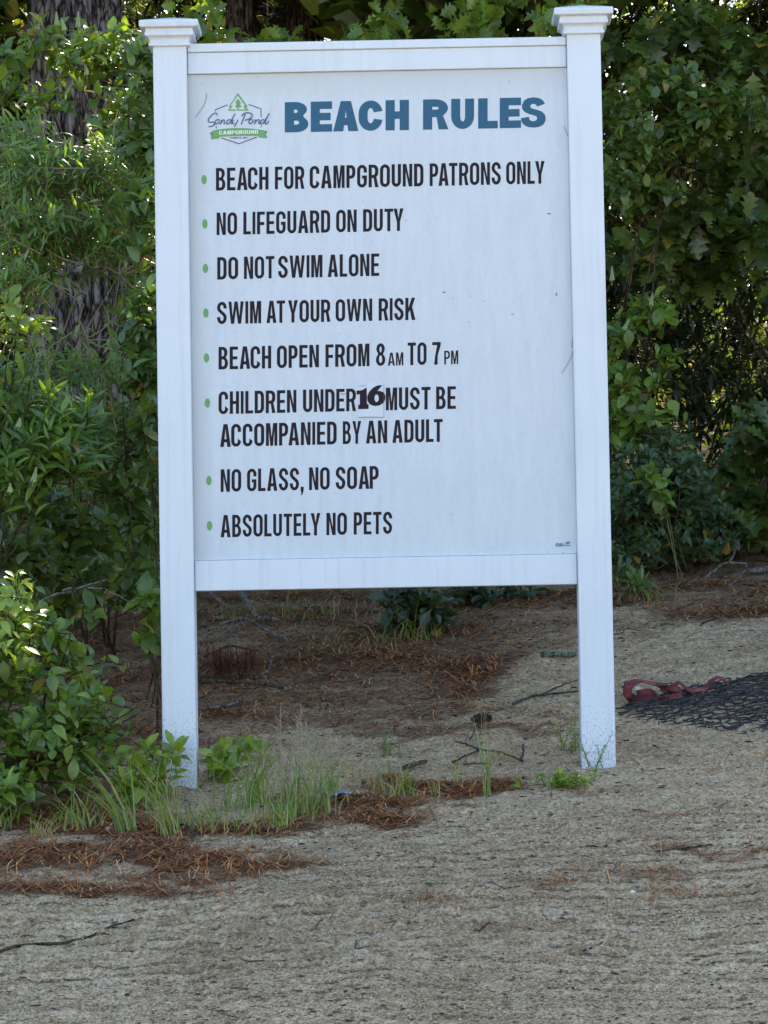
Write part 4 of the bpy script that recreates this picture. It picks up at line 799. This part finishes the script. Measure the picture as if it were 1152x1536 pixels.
# --- branches one can tell apart
def stick(name, label, cat, paths, mat, seed=1, sub=None):
    rng = np.random.default_rng(seed); mb = MB(); first = None
    for P, r0, r1 in paths:
        Q = []
        for (px, py, lift) in P: g = on_ground(px, py + 0); Q.append(np.array(g) + np.array([0, 0, 0])); Q[-1][2] = gz(Q[-1][0], Q[-1][1]) + r0 * .6 + lift
        Q = np.array(Q); k = 14; s = np.linspace(0, 1, len(Q)); t = np.linspace(0, 1, k)
        Q = np.stack([np.interp(t, s, Q[:, i]) for i in range(3)], 1) + rng.normal(size=(k, 3)) * np.array([.002, .003, .001])
        mb.tube(Q, np.linspace(r0, r1, k) * rng.uniform(.85, 1.15, k), 7)
    return tag(mb.build(name, mat, None, smooth=True), label, cat)
M_GREY = bark_mat('weathered grey wood', (.05, .045, .04), (.30, .27, .25), 2)
M_DARKW = bark_mat('dark wet wood', (.025, .020, .016), (.13, .105, .085), 2)
M_MOSS = bark_mat('lichen covered wood', (.05, .06, .04), (.26, .30, .22), 3)
def air(P, y0): return P
def stick3(name, label, cat, paths, mat, seed=1):  # a branch lifted off the ground: pixel and depth per joint
    rng = np.random.default_rng(seed); mb = MB()
    for P, r0, r1 in paths:
        Q = np.array([at(*p) for p in P]); k = 12; s = np.linspace(0, 1, len(Q)); t = np.linspace(0, 1, k)
        Q = np.stack([np.interp(t, s, Q[:, i]) for i in range(3)], 1) + rng.normal(size=(k, 3)) * .003
        mb.tube(Q, np.linspace(r0, r1, k), 6)
    return tag(mb.build(name, mat, None, smooth=True), label, cat)
stick('fallen_branch', 'bleached forked branch on the needles right of the right post', 'branch', [([(1058, 876, .02), (1085, 864, .05), (1122, 858, .03)], .007, .004), ([(1095, 862, .05), (1112, 845, .10), (1133, 818, .22), (1130, 809, .26)], .006, .003), ([(1104, 852, .09), (1108, 838, .12)], .004, .002), ([(1095, 888, .02), (1118, 872, .04), (1121, 864, .05)], .005, .003)], M_GREY, 3)
stick('fallen_stick', 'thick pale stick lying at the right edge behind the forked branch', 'stick', [([(1120, 865, .01), (1175, 858, .01)], .013, .011)], M_GREY, 4)
stick('fallen_stick', 'short slanting stick beside the right post on the needles', 'stick', [([(955, 860, .01), (983, 838, .03)], .007, .006)], M_GREY, 5)
stick('fallen_stick', 'stubby green grey lichen stick on the needles left of the right post', 'stick', [([(812, 987, .006), (864, 988, .006)], .011, .010)], M_MOSS, 6)
stick('fallen_stick', 'long dark twig on pale sand under the right end of the sign', 'stick', [([(770, 1060, .004), (800, 1048, .006), (870, 1040, .004)], .006, .003), ([(812, 1046, .005), (845, 1038, .02), (868, 1030, .02)], .004, .002)], M_DARKW, 7)
stick('fallen_branch', 'dark forked twig lying in the open sand under the sign', 'branch', [([(680, 1146, .004), (718, 1132, .012), (750, 1134, .008), (785, 1146, .004)], .004, .003), ([(720, 1131, .012), (683, 1118, .01)], .004, .002), ([(705, 1120, .02), (716, 1108, .04)], .003, .002), ([(783, 1146, .004), (786, 1134, .03)], .004, .003), ([(694, 1149, .004), (735, 1149, .004)], .0025, .002)], M_DARKW, 8)
stick('fallen_branch', 'grey broken branch lying left under the bottom rail', 'branch', [([(348, 888, .06), (368, 912, .03), (385, 936, .02), (418, 941, .02)], .012, .010), ([(297, 893, .05), (328, 912, .03), (345, 925, .02)], .008, .006)], M_GREY, 9)
stick('fallen_branch', 'thin pale branch with curling side twigs below the grey broken one', 'branch', [([(330, 958, .05), (368, 950, .06), (400, 960, .03), (434, 968, .01)], .007, .005), ([(330, 958, .05), (312, 968, .04), (300, 985, .01)], .003, .002), ([(350, 953, .06), (336, 975, .02)], .003, .0015), ([(362, 951, .06), (352, 982, .02)], .003, .0015), ([(345, 955, .06), (322, 980, .02)], .003, .0015)], M_GREY, 10)
stick('fallen_stick', 'crooked white twig on dark needles right of the rusty needle tuft', 'stick', [([(384, 1020, .004), (402, 1012, .01), (411, 992, .015), (416, 990, .02)], .004, .0025)], M_GREY, 11)
stick('fallen_stick', 'long grey stick across the needles low under the left end of the sign', 'stick', [([(296, 1068, .005), (340, 1064, .008), (365, 1055, .01)], .006, .004)], M_GREY, 12)
stick('fallen_stick', 'dark long stick across needles below the rusty needle tuft', 'stick', [([(298, 1028, .005), (360, 1030, .01), (424, 1036, .006)], .009, .006)], M_DARKW, 13)
stick('fallen_stick', 'long dark root like twig in raked sand at the lower left', 'stick', [([(-10, 1440, .000), (30, 1424, .0), (100, 1418, .0), (135, 1408, .0), (160, 1393, .0), (200, 1384, .0)], .005, .0025)], M_STEM, 14)
stick('fallen_stick', 'small dark chip of wood on the raked sand near the lower middle', 'stick', [([(876, 1430, .000), (888, 1424, .001), (905, 1418, .0)], .0022, .0015)], M_DARKW, 15)
stick('fallen_stick', 'dark stick at the top of the sand bank right of the sign', 'stick', [([(985, 1283, .003), (1030, 1278, .004), (1068, 1272, .003)], .004, .003)], M_DARKW, 16)
stick('fallen_stick', 'charred curved stick in needles below the left post', 'stick', [([(262, 1246, .01), (280, 1246, .014), (290, 1256, .01), (288, 1266, .002)], .0045, .003)], M_DARKW, 17)
stick('fallen_stick', 'chunky dark wood scrap on sand right of the silvery wrapper', 'stick', [([(606, 1158, .006), (625, 1152, .008), (640, 1149, .008)], .009, .007)], M_DARKW, 18)
stick3('dead_branch', 'dead forked branch among leaves behind the left bushes', 'branch', [([(-20, 930, .7), (80, 895, .75), (140, 873, .8), (165, 870, .8)], .005, .003), ([(95, 884, .75), (150, 882, .8), (205, 905, .85)], .004, .002), ([(100, 1020, .3), (140, 1003, .4), (170, 995, .45)], .003, .002)], M_GREY, 19)
# a dead pine sprig hanging its needles like a tuft
rng = np.random.default_rng(230); mb = MB()
g = on_ground(350, 1018); t_root = thing('dead_pine_sprig', 'rusty tuft of dead pine needles standing under the left end of the sign', 'pine sprig', g)
for i in range(300):
    u = rng.choice([-26, -12, 8, 27]) + rng.normal() * 7.5; c = u + rng.normal() * 3; px0 = 350 + u; tuft = int((u + 40) / 14) % 2
    p1 = at(px0 + rng.normal() * 2, 968 + rng.uniform(-6, 34) + 6 * tuft, g[1] + rng.uniform(-.05, .1)); p2 = at(px0 + rng.normal() * 5, 1010 + rng.uniform(-16, 9), g[1] + rng.uniform(-.08, .02))
    mb.tube([p1, (p1 + p2) / 2 + rng.normal(size=3) * .002, p2], [.0011, .0011, .0006], 3, cap=False)
mb.build('needles', island_mat('old pine needle', [(0, (.04, .016, .009)), (.6, (.10, .038, .018)), (1, (.19, .08, .035))]), t_root)
mb = MB(); mb.tube([at(305, 985, g[1] + .08), at(345, 968, g[1] + .06), at(392, 978, g[1] + .05)], [.004, .005, .003], 6); mb.build('twig', M_DARKW, t_root, smooth=True)
# pine cone
g = on_ground(721, 1086); mb = MB(); rng = np.random.default_rng(231)
ax = norm(np.array([1, -.15, .05])); a = norm(np.cross(ax, [0, 0, 1])); b = np.cross(ax, a); c0 = np.array([g[0], g[1], gz(g[0], g[1]) + .016])
mb.tube([c0 - ax * .035, c0 - ax * .015, c0 + ax * .02, c0 + ax * .035], [.006, .011, .010, .003], 8)
for i in range(64):
    t = i / 64; ph = i * 2.4; rr = .019 * math.sin(math.pi * (.12 + .8 * t)) + .003; d = a * math.cos(ph) + b * math.sin(ph); q = c0 + ax * (-.034 + .068 * t); s = norm(np.cross(ax, d)); e = q + d * rr + ax * .007
    mb.add([q + s * .005, q - s * .005, e - s * .006, e + ax * .003, e + s * .006], [(0, 1, 2, 3, 4)])
tag(mb.build('pine_cone', M_TWIG, None), 'dark pine cone on the sand under the right half of the sign', 'pine cone')
# white pebble
def pebble(px, py, r, col, label):
    g = on_ground(px, py); rng = np.random.default_rng(int(px)); V = []; Fq = []
    n, m = 8, 5
    for i in range(m + 1):
        th = math.pi * i / m
        for k in range(n): an = 2 * math.pi * k / n; V.append((g[0] + r * 1.2 * math.sin(th) * math.cos(an) * rng.uniform(.85, 1.1), g[1] + r * math.sin(th) * math.sin(an) * rng.uniform(.85, 1.1), g[2] + r * .5 + r * .75 * math.cos(th)))
    for i in range(m):
        for k in range(n): Fq.append((i * n + k, (i + 1) * n + k, (i + 1) * n + (k + 1) % n, i * n + (k + 1) % n))
    mb = MB(); mb.add(V, Fq); tag(mb.build('pebble', plain('pebble stone', col, .6), None, smooth=True), label, 'pebble')
pebble(949, 1340, .0065, (.62, .62, .6), 'white pebble alone on the sand slope at the lower right')
pebble(163, 1246, .010, (.26, .25, .24), 'pale grey pebble among needles at the foot of the leaning grass')
# crumpled silvery wrapper
g = on_ground(506, 1199); rng = np.random.default_rng(233); nxw, nyw = 16, 9
Xw, Yw = np.meshgrid(np.linspace(-.040, .040, nxw), np.linspace(-.022, .022, nyw)); env = 1 - (Yw / .026) ** 2 * .7
Zw = (.013 * env * (.55 + .45 * np.sin(Xw * 95)) + rng.normal(size=Xw.shape) * .0035 + .004) * np.where(np.abs(Xw + .014) < .007, .35, 1)
V = np.stack([g[0] + Xw * 1.0 + Yw * .3 + rng.normal(size=Xw.shape) * .002, g[1] + Yw + Xw * .1, gz(g[0], g[1]) + .004 + np.maximum(Zw, 0)], -1).reshape(-1, 3)
ii = np.arange(nxw * nyw).reshape(nyw, nxw); Fq = np.stack([ii[:-1, :-1].ravel(), ii[:-1, 1:].ravel(), ii[1:, 1:].ravel(), ii[1:, :-1].ravel()], 1)
mw = plain('crumpled silver foil', (.30, .34, .44), .34, .6, .55); ow = link('wrapper', np_mesh('wrapper', V, Fq, False), None, mw)
sm = ow.modifiers.new('solid', 'SOLIDIFY'); sm.thickness = .0012
tag(ow, 'crumpled silvery wrapper lying beside the grass on the needles', 'litter')

# ------------------------------------------------------------------ grass
def grass(label, px, py, n, h, spread, seed, lean=(0, 0), dry=.12, wd=.0028, y=None, group='grass tufts at the foot of the sign', arch=.5, name='grass_tuft', cat='grass tuft', heads=0):
    rng = np.random.default_rng(seed); g = on_ground(px, py); mbs = {0: ([], []), 1: ([], [])}
    root = thing(name, label, cat, g, group)
    V = [[], []]; Fq = [[], []]
    for i in range(int(n * 1.3)):
        k = 1 if rng.random() < dry else 0; bx = g[0] + rng.normal() * spread * 1.3; by = g[1] + rng.normal() * spread; bz = gz(bx, by) - .005
        an = rng.random() * 6.28; hh = h * rng.uniform(.4, 1.15); out = hh * (arch + .3) * rng.uniform(.1, 1.15)
        d = np.array([math.cos(an) * out * 1.25 + lean[0] * hh, math.sin(an) * out * .8 + lean[1] * hh]); w_ = wd * rng.uniform(.3, .85); kink = rng.random() < .3; pr = np.array([-math.sin(an), math.cos(an)]) if rng.random() < .25 else np.array([1, .25 * rng.normal()])
        b0 = len(V[k])
        for j, t in enumerate((0, .3, .6, .85, 1.)):
            q = t ** 1.8; c = np.array([bx, by]) + d * q; z = bz + hh * (t - (.28 * arch + (.45 if kink else 0)) * rng.uniform(.9, 1.1) * t ** 3); ww = w_ * (1 - .9 * t ** 1.5)
            V[k] += [(c[0] - pr[0] * ww, c[1] - pr[1] * ww, z), (c[0] + pr[0] * ww, c[1] + pr[1] * ww, z)]
            if j: Fq[k].append((b0 + 2 * j - 2, b0 + 2 * j - 1, b0 + 2 * j + 1, b0 + 2 * j))
    for k, nm in ((0, 'green_blades'), (1, 'dry_blades')):
        if V[k]: link(nm, np_mesh(nm, np.array(V[k]), np.array(Fq[k])), root, M_DRYG if k else M_GRASS)['kind'] = 'stuff'
    for i in range(heads):
        mb = MB(); p0 = np.array([g[0] + rng.normal() * spread, g[1] + rng.normal() * spread * .5, g[2]]); p1 = p0 + np.array([rng.normal() * .05 + lean[0] * h, 0, h * rng.uniform(1.0, 1.35)])
        Q = bend(p0, p1, 8, rng, .08); mb.tube(Q, np.linspace(.0016, .0008, 8), 4)
        for j in range(10):
            q = Q[-1] - (Q[-1] - Q[-3]) * (j / 9); o = np.array([rng.normal() * .010, rng.normal() * .004, .014]); mb.tube([q, q + o], [.0014, .0007], 3)
        mb.build('seed_head', M_PALE, root)
    return root
G = 'grass tufts at the foot of the sign'
grass('wispy grass tuft at the far left edge below the nearest bush', 8, 1246, 22, .17, .03, 301, (.15, 0))
grass('cropped grey tuft with dry stubble blades near the left edge', 64, 1254, 26, .10, .018, 302, dry=.6)
grass('open arching grass tuft between the grey stubble tuft and the leaning one', 120, 1240, 46, .17, .035, 303, arch=.8)
grass('bright grass tuft bent strongly to the left', 190, 1249, 40, .25, .012, 304, (-.55, 0), 0, .0034, arch=.25)
grass('long bladed grass tuft leaning left just before the left post', 256, 1254, 24, .24, .014, 305, (-.45, 0), .05, .0032, arch=.25)
grass('upright grass stalks before the foot of the left post', 228, 1212, 22, .27, .03, 306, (.02, 0), .1, arch=.25)
grass('short bright tuft right in front of the left post', 300, 1243, 34, .15, .028, 307, arch=.6)
grass('pale stemmed grass clump right of the left post', 341, 1214, 20, .19, .016, 308, arch=.35)
grass('fountain shaped grass tuft below the small right sapling', 381, 1206, 34, .24, .014, 309, (.12, 0), .05, .0032, arch=.4)
grass('fresh green grass tuft closest to the camera, broad blades', 421, 1243, 20, .12, .010, 310, (-.1, 0), 0, .0048, arch=.3)
grass('tallest grass clump with dry seed heads', 446, 1222, 95, .25, .05, 311, (.02, 0), .14, heads=6, arch=.35)
grass('thin grass tuft right of the tallest clump with bleached blades', 485, 1192, 46, .17, .04, 312, dry=.45, heads=2)
grass('low spreading grass tuft left of the wrapper, pale blades', 355, 1240, 60, .11, .07, 313, dry=.4, arch=1.0)
grass('sparse grass tuft right of the silvery wrapper', 597, 1192, 34, .16, .022, 314, dry=.3, arch=.6)
grass('single tall thin grass stalk in the sand under the sign', 732, 1196, 16, .34, .006, 315, (-.03, 0), .05, .0022, arch=.10)
grass('lone slender tuft between the sparse one and the tall stalk', 684, 1176, 9, .17, .006, 316, (-.08, 0), .1, .002, arch=.25)
grass('few thin blades right of the sparse tuft on the needles', 657, 1194, 8, .09, .006, 317, (-.2, 0), .3, .0022, arch=.25)
grass('faint thin tuft on the open sand above the sparse tuft', 560, 1168, 26, .11, .045, 318, dry=.3, wd=.0016)
grass('dry yellow grass blade patch beside the dark forked twig', 765, 1140, 16, .09, .02, 319, dry=.6, wd=.0018)
grass('drooping pale green grass under the laurel bush', 618, 958, 36, .22, .05, 320, (.05, -.1), .3, .003, arch=1.0)
grass('scruffy grass patch in the shade left under the bottom rail', 450, 925, 60, .16, .12, 321, dry=.4, wd=.0022, arch=.9)
grass('thin dry grass patch in the shade under the middle of the sign', 560, 965, 50, .12, .12, 322, dry=.5, wd=.002, arch=.9)
grass('small grass patch on the needles beside the right post foot, behind it', 965, 905, 30, .13, .06, 323, dry=.3, wd=.002, arch=.9)
# weeds
def weed(label, px, py, stems, h, spread, seed, leaf=.016, mat=None, lean=0):
    rng = np.random.default_rng(seed); g = on_ground(px, py); root = thing('weed', label, 'weed', g); mb = MB(); P = []; D = []
    for i in range(stems):
        p0 = np.array([g[0] + rng.normal() * spread, g[1] + rng.normal() * spread * .5, 0]); p0[2] = gz(p0[0], p0[1]); hh = h * rng.uniform(.4, 1.1)
        p1 = p0 + np.array([rng.normal() * hh * .35 + lean * hh, rng.normal() * hh * .2, hh]); Q = bend(p0, p1, 8, rng, .2); mb.tube(Q, np.linspace(.0014, .0006, 8), 4)
        for q in Q[1:]:
            for _ in range(3): P.append(q); D.append(norm(rng.normal(size=3) * [1, .8, .5] + [0, -.1, .35]))
    mb.build('stems', M_GSTEM, root); P = np.array(P); D = np.array(D)
    link('leaves', leaves_mesh('leaves', 'lance', P, D, leaf * rng.uniform(.6, 1.4, len(P)), rng, .6), root, mat or M_FRESH)
weed('low creeping green weed in the sand before the right post', 845, 1180, 26, .045, .055, 331, .02)
weed('thin spindly weed standing against the foot of the right post', 893, 1156, 7, .12, .02, 332, .010, M_LANCE, .2)
weed('feathery pale weed in the sand left of the right post', 852, 1128, 9, .12, .018, 333, .014)
weed('tiny sprouts in the shaded sand under the middle of the sign', 575, 1135, 8, .08, .05, 334, .012, M_LANCE)

# ------------------------------------------------------------------ drag mat and strap
M_STEEL = None
m, t, bs = nodes('sandy black steel'); tc = N(t, 'ShaderNodeTexCoord'); nz = N(t, 'ShaderNodeTexNoise', Scale=24.0, Detail=4.0); t.links.new(tc.outputs['Object'], nz.inputs['Vector'])
r = ramp(t, [(.45, (.016, .017, .02)), (.62, (.05, .048, .045)), (.75, (.16, .14, .115))]); t.links.new(nz.outputs[0], r.inputs[0]); t.links.new(r.outputs[0], bs.inputs['Base Color']); bs.inputs['Roughness'].default_value = .55; bs.inputs['Metallic'].default_value = .3; M_STEEL = m
# rows of long links; the mat's near left corner lies just right of the right post
A0 = np.array(on_ground(936, 1072)); g = on_ground(938, 1066)
mat_root = thing('drag_mat', 'black chain link drag mat lying on the sand right of the sign', 'drag mat', g)
TL = np.array(on_ground(1010, 1038)); TR = np.array(on_ground(1152, 1016)); BL = np.array(on_ground(936, 1074)); BR = np.array(on_ground(1152, 1102))
er = norm(np.array([1, .12, 0])); rng = np.random.default_rng(340)
rows_n = 26
link_l, link_w = .066, .036
V_all = MB()
def link_loop(c, ang, L_, W_, r, tilt):
    ax = np.array([math.cos(ang), math.sin(ang)]); ay = np.array([-ax[1], ax[0]]); P = []
    for k in range(14):
        a = 2 * math.pi * k / 14; u = math.copysign(abs(math.cos(a)) ** .6, math.cos(a)) * L_ / 2; v = math.copysign(abs(math.sin(a)) ** .75, math.sin(a)) * W_ / 2
        xy = c[:2] + ax * u + ay * v; P.append(np.array([xy[0], xy[1], gz(*xy) + c[2] + tilt * v + .004 * math.sin(u * 60)]))
    P = np.array(P); n = 5; V = []
    T = norm(np.roll(P, -1, 0) - np.roll(P, 1, 0))
    for p, tt in zip(P, T):
        s = norm(np.cross(tt, [0, 0, 1])); b2 = np.cross(s, tt)
        for q in range(n): an = 2 * math.pi * q / n; V.append(p + r * (s * math.cos(an) + b2 * math.sin(an)))
    K = len(P); Fq = [(i * n + q, i * n + (q + 1) % n, ((i + 1) % K) * n + (q + 1) % n, ((i + 1) % K) * n + q) for i in range(K) for q in range(n)]
    V_all.add(V, Fq)
for j in range(rows_n):
    f0 = j / (rows_n - 1)
    for i in range(40):
        # mat coordinates: along er from the left tip, rows running up the slope
        s_ = i * link_l * .94 + (.5 * link_l if j % 2 else 0); yy = BL[1] - .30 + j * link_w * 1.22 + .03 * s_
        xx = BL[0] + s_ - .02
        if xx > 2.5: continue
        qx, qy, _ = project(np.array([xx, yy, gz(xx, yy)]))
        if qy < np.interp(qx, [925, 945, 1010, 1090, 1160, 1400], [1066, 1058, 1041, 1026, 1012, 960]) or qy > np.interp(qx, [925, 1000, 1060, 1152, 1400], [1078, 1084, 1094, 1106, 1120]) or qx < 930: continue
        f0 = (qy - np.interp(qx, [930, 1160], [1064, 1012])) / np.interp(qx, [930, 1160], [16, 94]); f0 = 1 - f0
        sink = .019 * sstep(.62, .0, f0) * (.6 + .4 * rng.random())
        link_loop(np.array([xx + rng.normal() * .0015, yy + rng.normal() * .0015, .014 - sink + rng.normal() * .001]), .05 + rng.normal() * .015, link_l, link_w * 1.08, .0028, .04 * rng.normal())
V_all.build('chain_mesh', M_STEEL, mat_root, smooth=True)
# strap: flat webbing
def ribbon(mb, P, wdir, width, thick=.002, mi=0):
    P = np.array(P, float); k = 44; s = np.linspace(0, 1, len(P)); t = np.linspace(0, 1, k)
    Q = np.stack([np.interp(t, s, P[:, i]) for i in range(3)], 1)
    for _ in range(3): Q[1:-1] = (Q[:-2] + 2 * Q[1:-1] + Q[2:]) / 4
    Wd = np.array(wdir, float); Wd = np.stack([np.interp(t, np.linspace(0, 1, len(Wd)), Wd[:, i]) for i in range(3)], 1); Wd = norm(Wd)
    T = norm(np.gradient(Q, axis=0)); Wd = norm(Wd - T * (Wd * T).sum(1, keepdims=True)); Nn = np.cross(T, Wd); V = []
    for q, w_, n_ in zip(Q, Wd, Nn): V += [q + w_ * width / 2 + n_ * thick, q - w_ * width / 2 + n_ * thick, q - w_ * width / 2 - n_ * thick, q + w_ * width / 2 - n_ * thick]
    Fq = [(i * 4 + a, i * 4 + (a + 1) % 4, (i + 1) * 4 + (a + 1) % 4, (i + 1) * 4 + a) for i in range(k - 1) for a in range(4)] + [(0, 1, 2, 3), (4 * k - 4, 4 * k - 1, 4 * k - 2, 4 * k - 3)]
    mb.add(V, Fq, mi)
m, t, bs = nodes('faded red webbing'); tc = N(t, 'ShaderNodeTexCoord'); nz = N(t, 'ShaderNodeTexNoise', Scale=18.0, Detail=5.0); t.links.new(tc.outputs['Object'], nz.inputs['Vector'])
r = ramp(t, [(.35, (.05, .009, .010)), (.55, (.145, .024, .027)), (.8, (.28, .10, .09))]); t.links.new(nz.outputs[0], r.inputs[0]); t.links.new(r.outputs[0], bs.inputs['Base Color']); bs.inputs['Roughness'].default_value = .85; M_RED = m
g = on_ground(975, 1052); st = thing('tow_strap', 'bundled faded red webbing strap lying on the edge of the drag mat', 'strap', g); Y0 = g[1]
def S3(px, py, dy=0.0): return at(px, py, Y0 + dy)
mb = MB()
ribbon(mb, [S3(990, 1046, -.02), S3(955, 1050, -.05), S3(938, 1040, -.02), S3(938, 1026, .04), S3(955, 1020, .07), S3(985, 1026, .06), S3(1012, 1036, .05)], [(0, .3, 1), (0, .5, .9), (.3, .5, .8), (.2, .9, .3), (0, .9, .3), (0, .4, .9)], .027)
ribbon(mb, [S3(960, 1022, -.01), S3(945, 1030, -.07), S3(942, 1046, -.08), S3(948, 1052, -.05)], [(1, .2, .3), (1, 0, .1), (1, 0, 0), (1, 0, 0)], .020)
ribbon(mb, [S3(948, 1050, -.06), S3(975, 1052, -.08), S3(985, 1044, -.07), S3(975, 1037, -.04), S3(955, 1040, -.03)], [(0, .2, 1)] * 5, .021)
ribbon(mb, [S3(985, 1050, -.03), S3(1005, 1046, -.05), S3(1022, 1042, -.03), S3(1020, 1034, .02), S3(990, 1032, .03)], [(0, .3, 1)] * 4, .019)
ribbon(mb, [S3(1004, 1034, .03), S3(1014, 1026, .04), S3(1020, 1023, .05), S3(1030, 1034, .05), S3(1042, 1038, .06), S3(1058, 1033, .07), S3(1066, 1022, .08), S3(1075, 1016, .10), S3(1086, 1018, .11), S3(1092, 1028, .12)], [(.2, .3, 1), (.2, .8, .4), (.3, .9, .2), (.1, .8, .6), (0, .6, .8), (.3, .6, .7), (.4, .8, .3), (.1, .9, .3), (0, .8, .5)], .022)
mb.build('webbing', M_RED, st, smooth=False)
mb = MB(); c = S3(993, 1027, .02); mb.box(c[0] - .020, c[0] + .020, c[1] - .015, c[1] + .015, c[2] - .006, c[2] + .006); mb.build('buckle', plain('black buckle', (.02, .02, .022), .5), st, bevel=.003)
mb = MB(); c = S3(957, 1032, -.085); mb.box(c[0] - .009, c[0] + .007, c[1], c[1] + .003, c[2] - .006, c[2] + .006); mb.build('sewn_tag', plain('pale tag', (.45, .43, .4), .7), st)
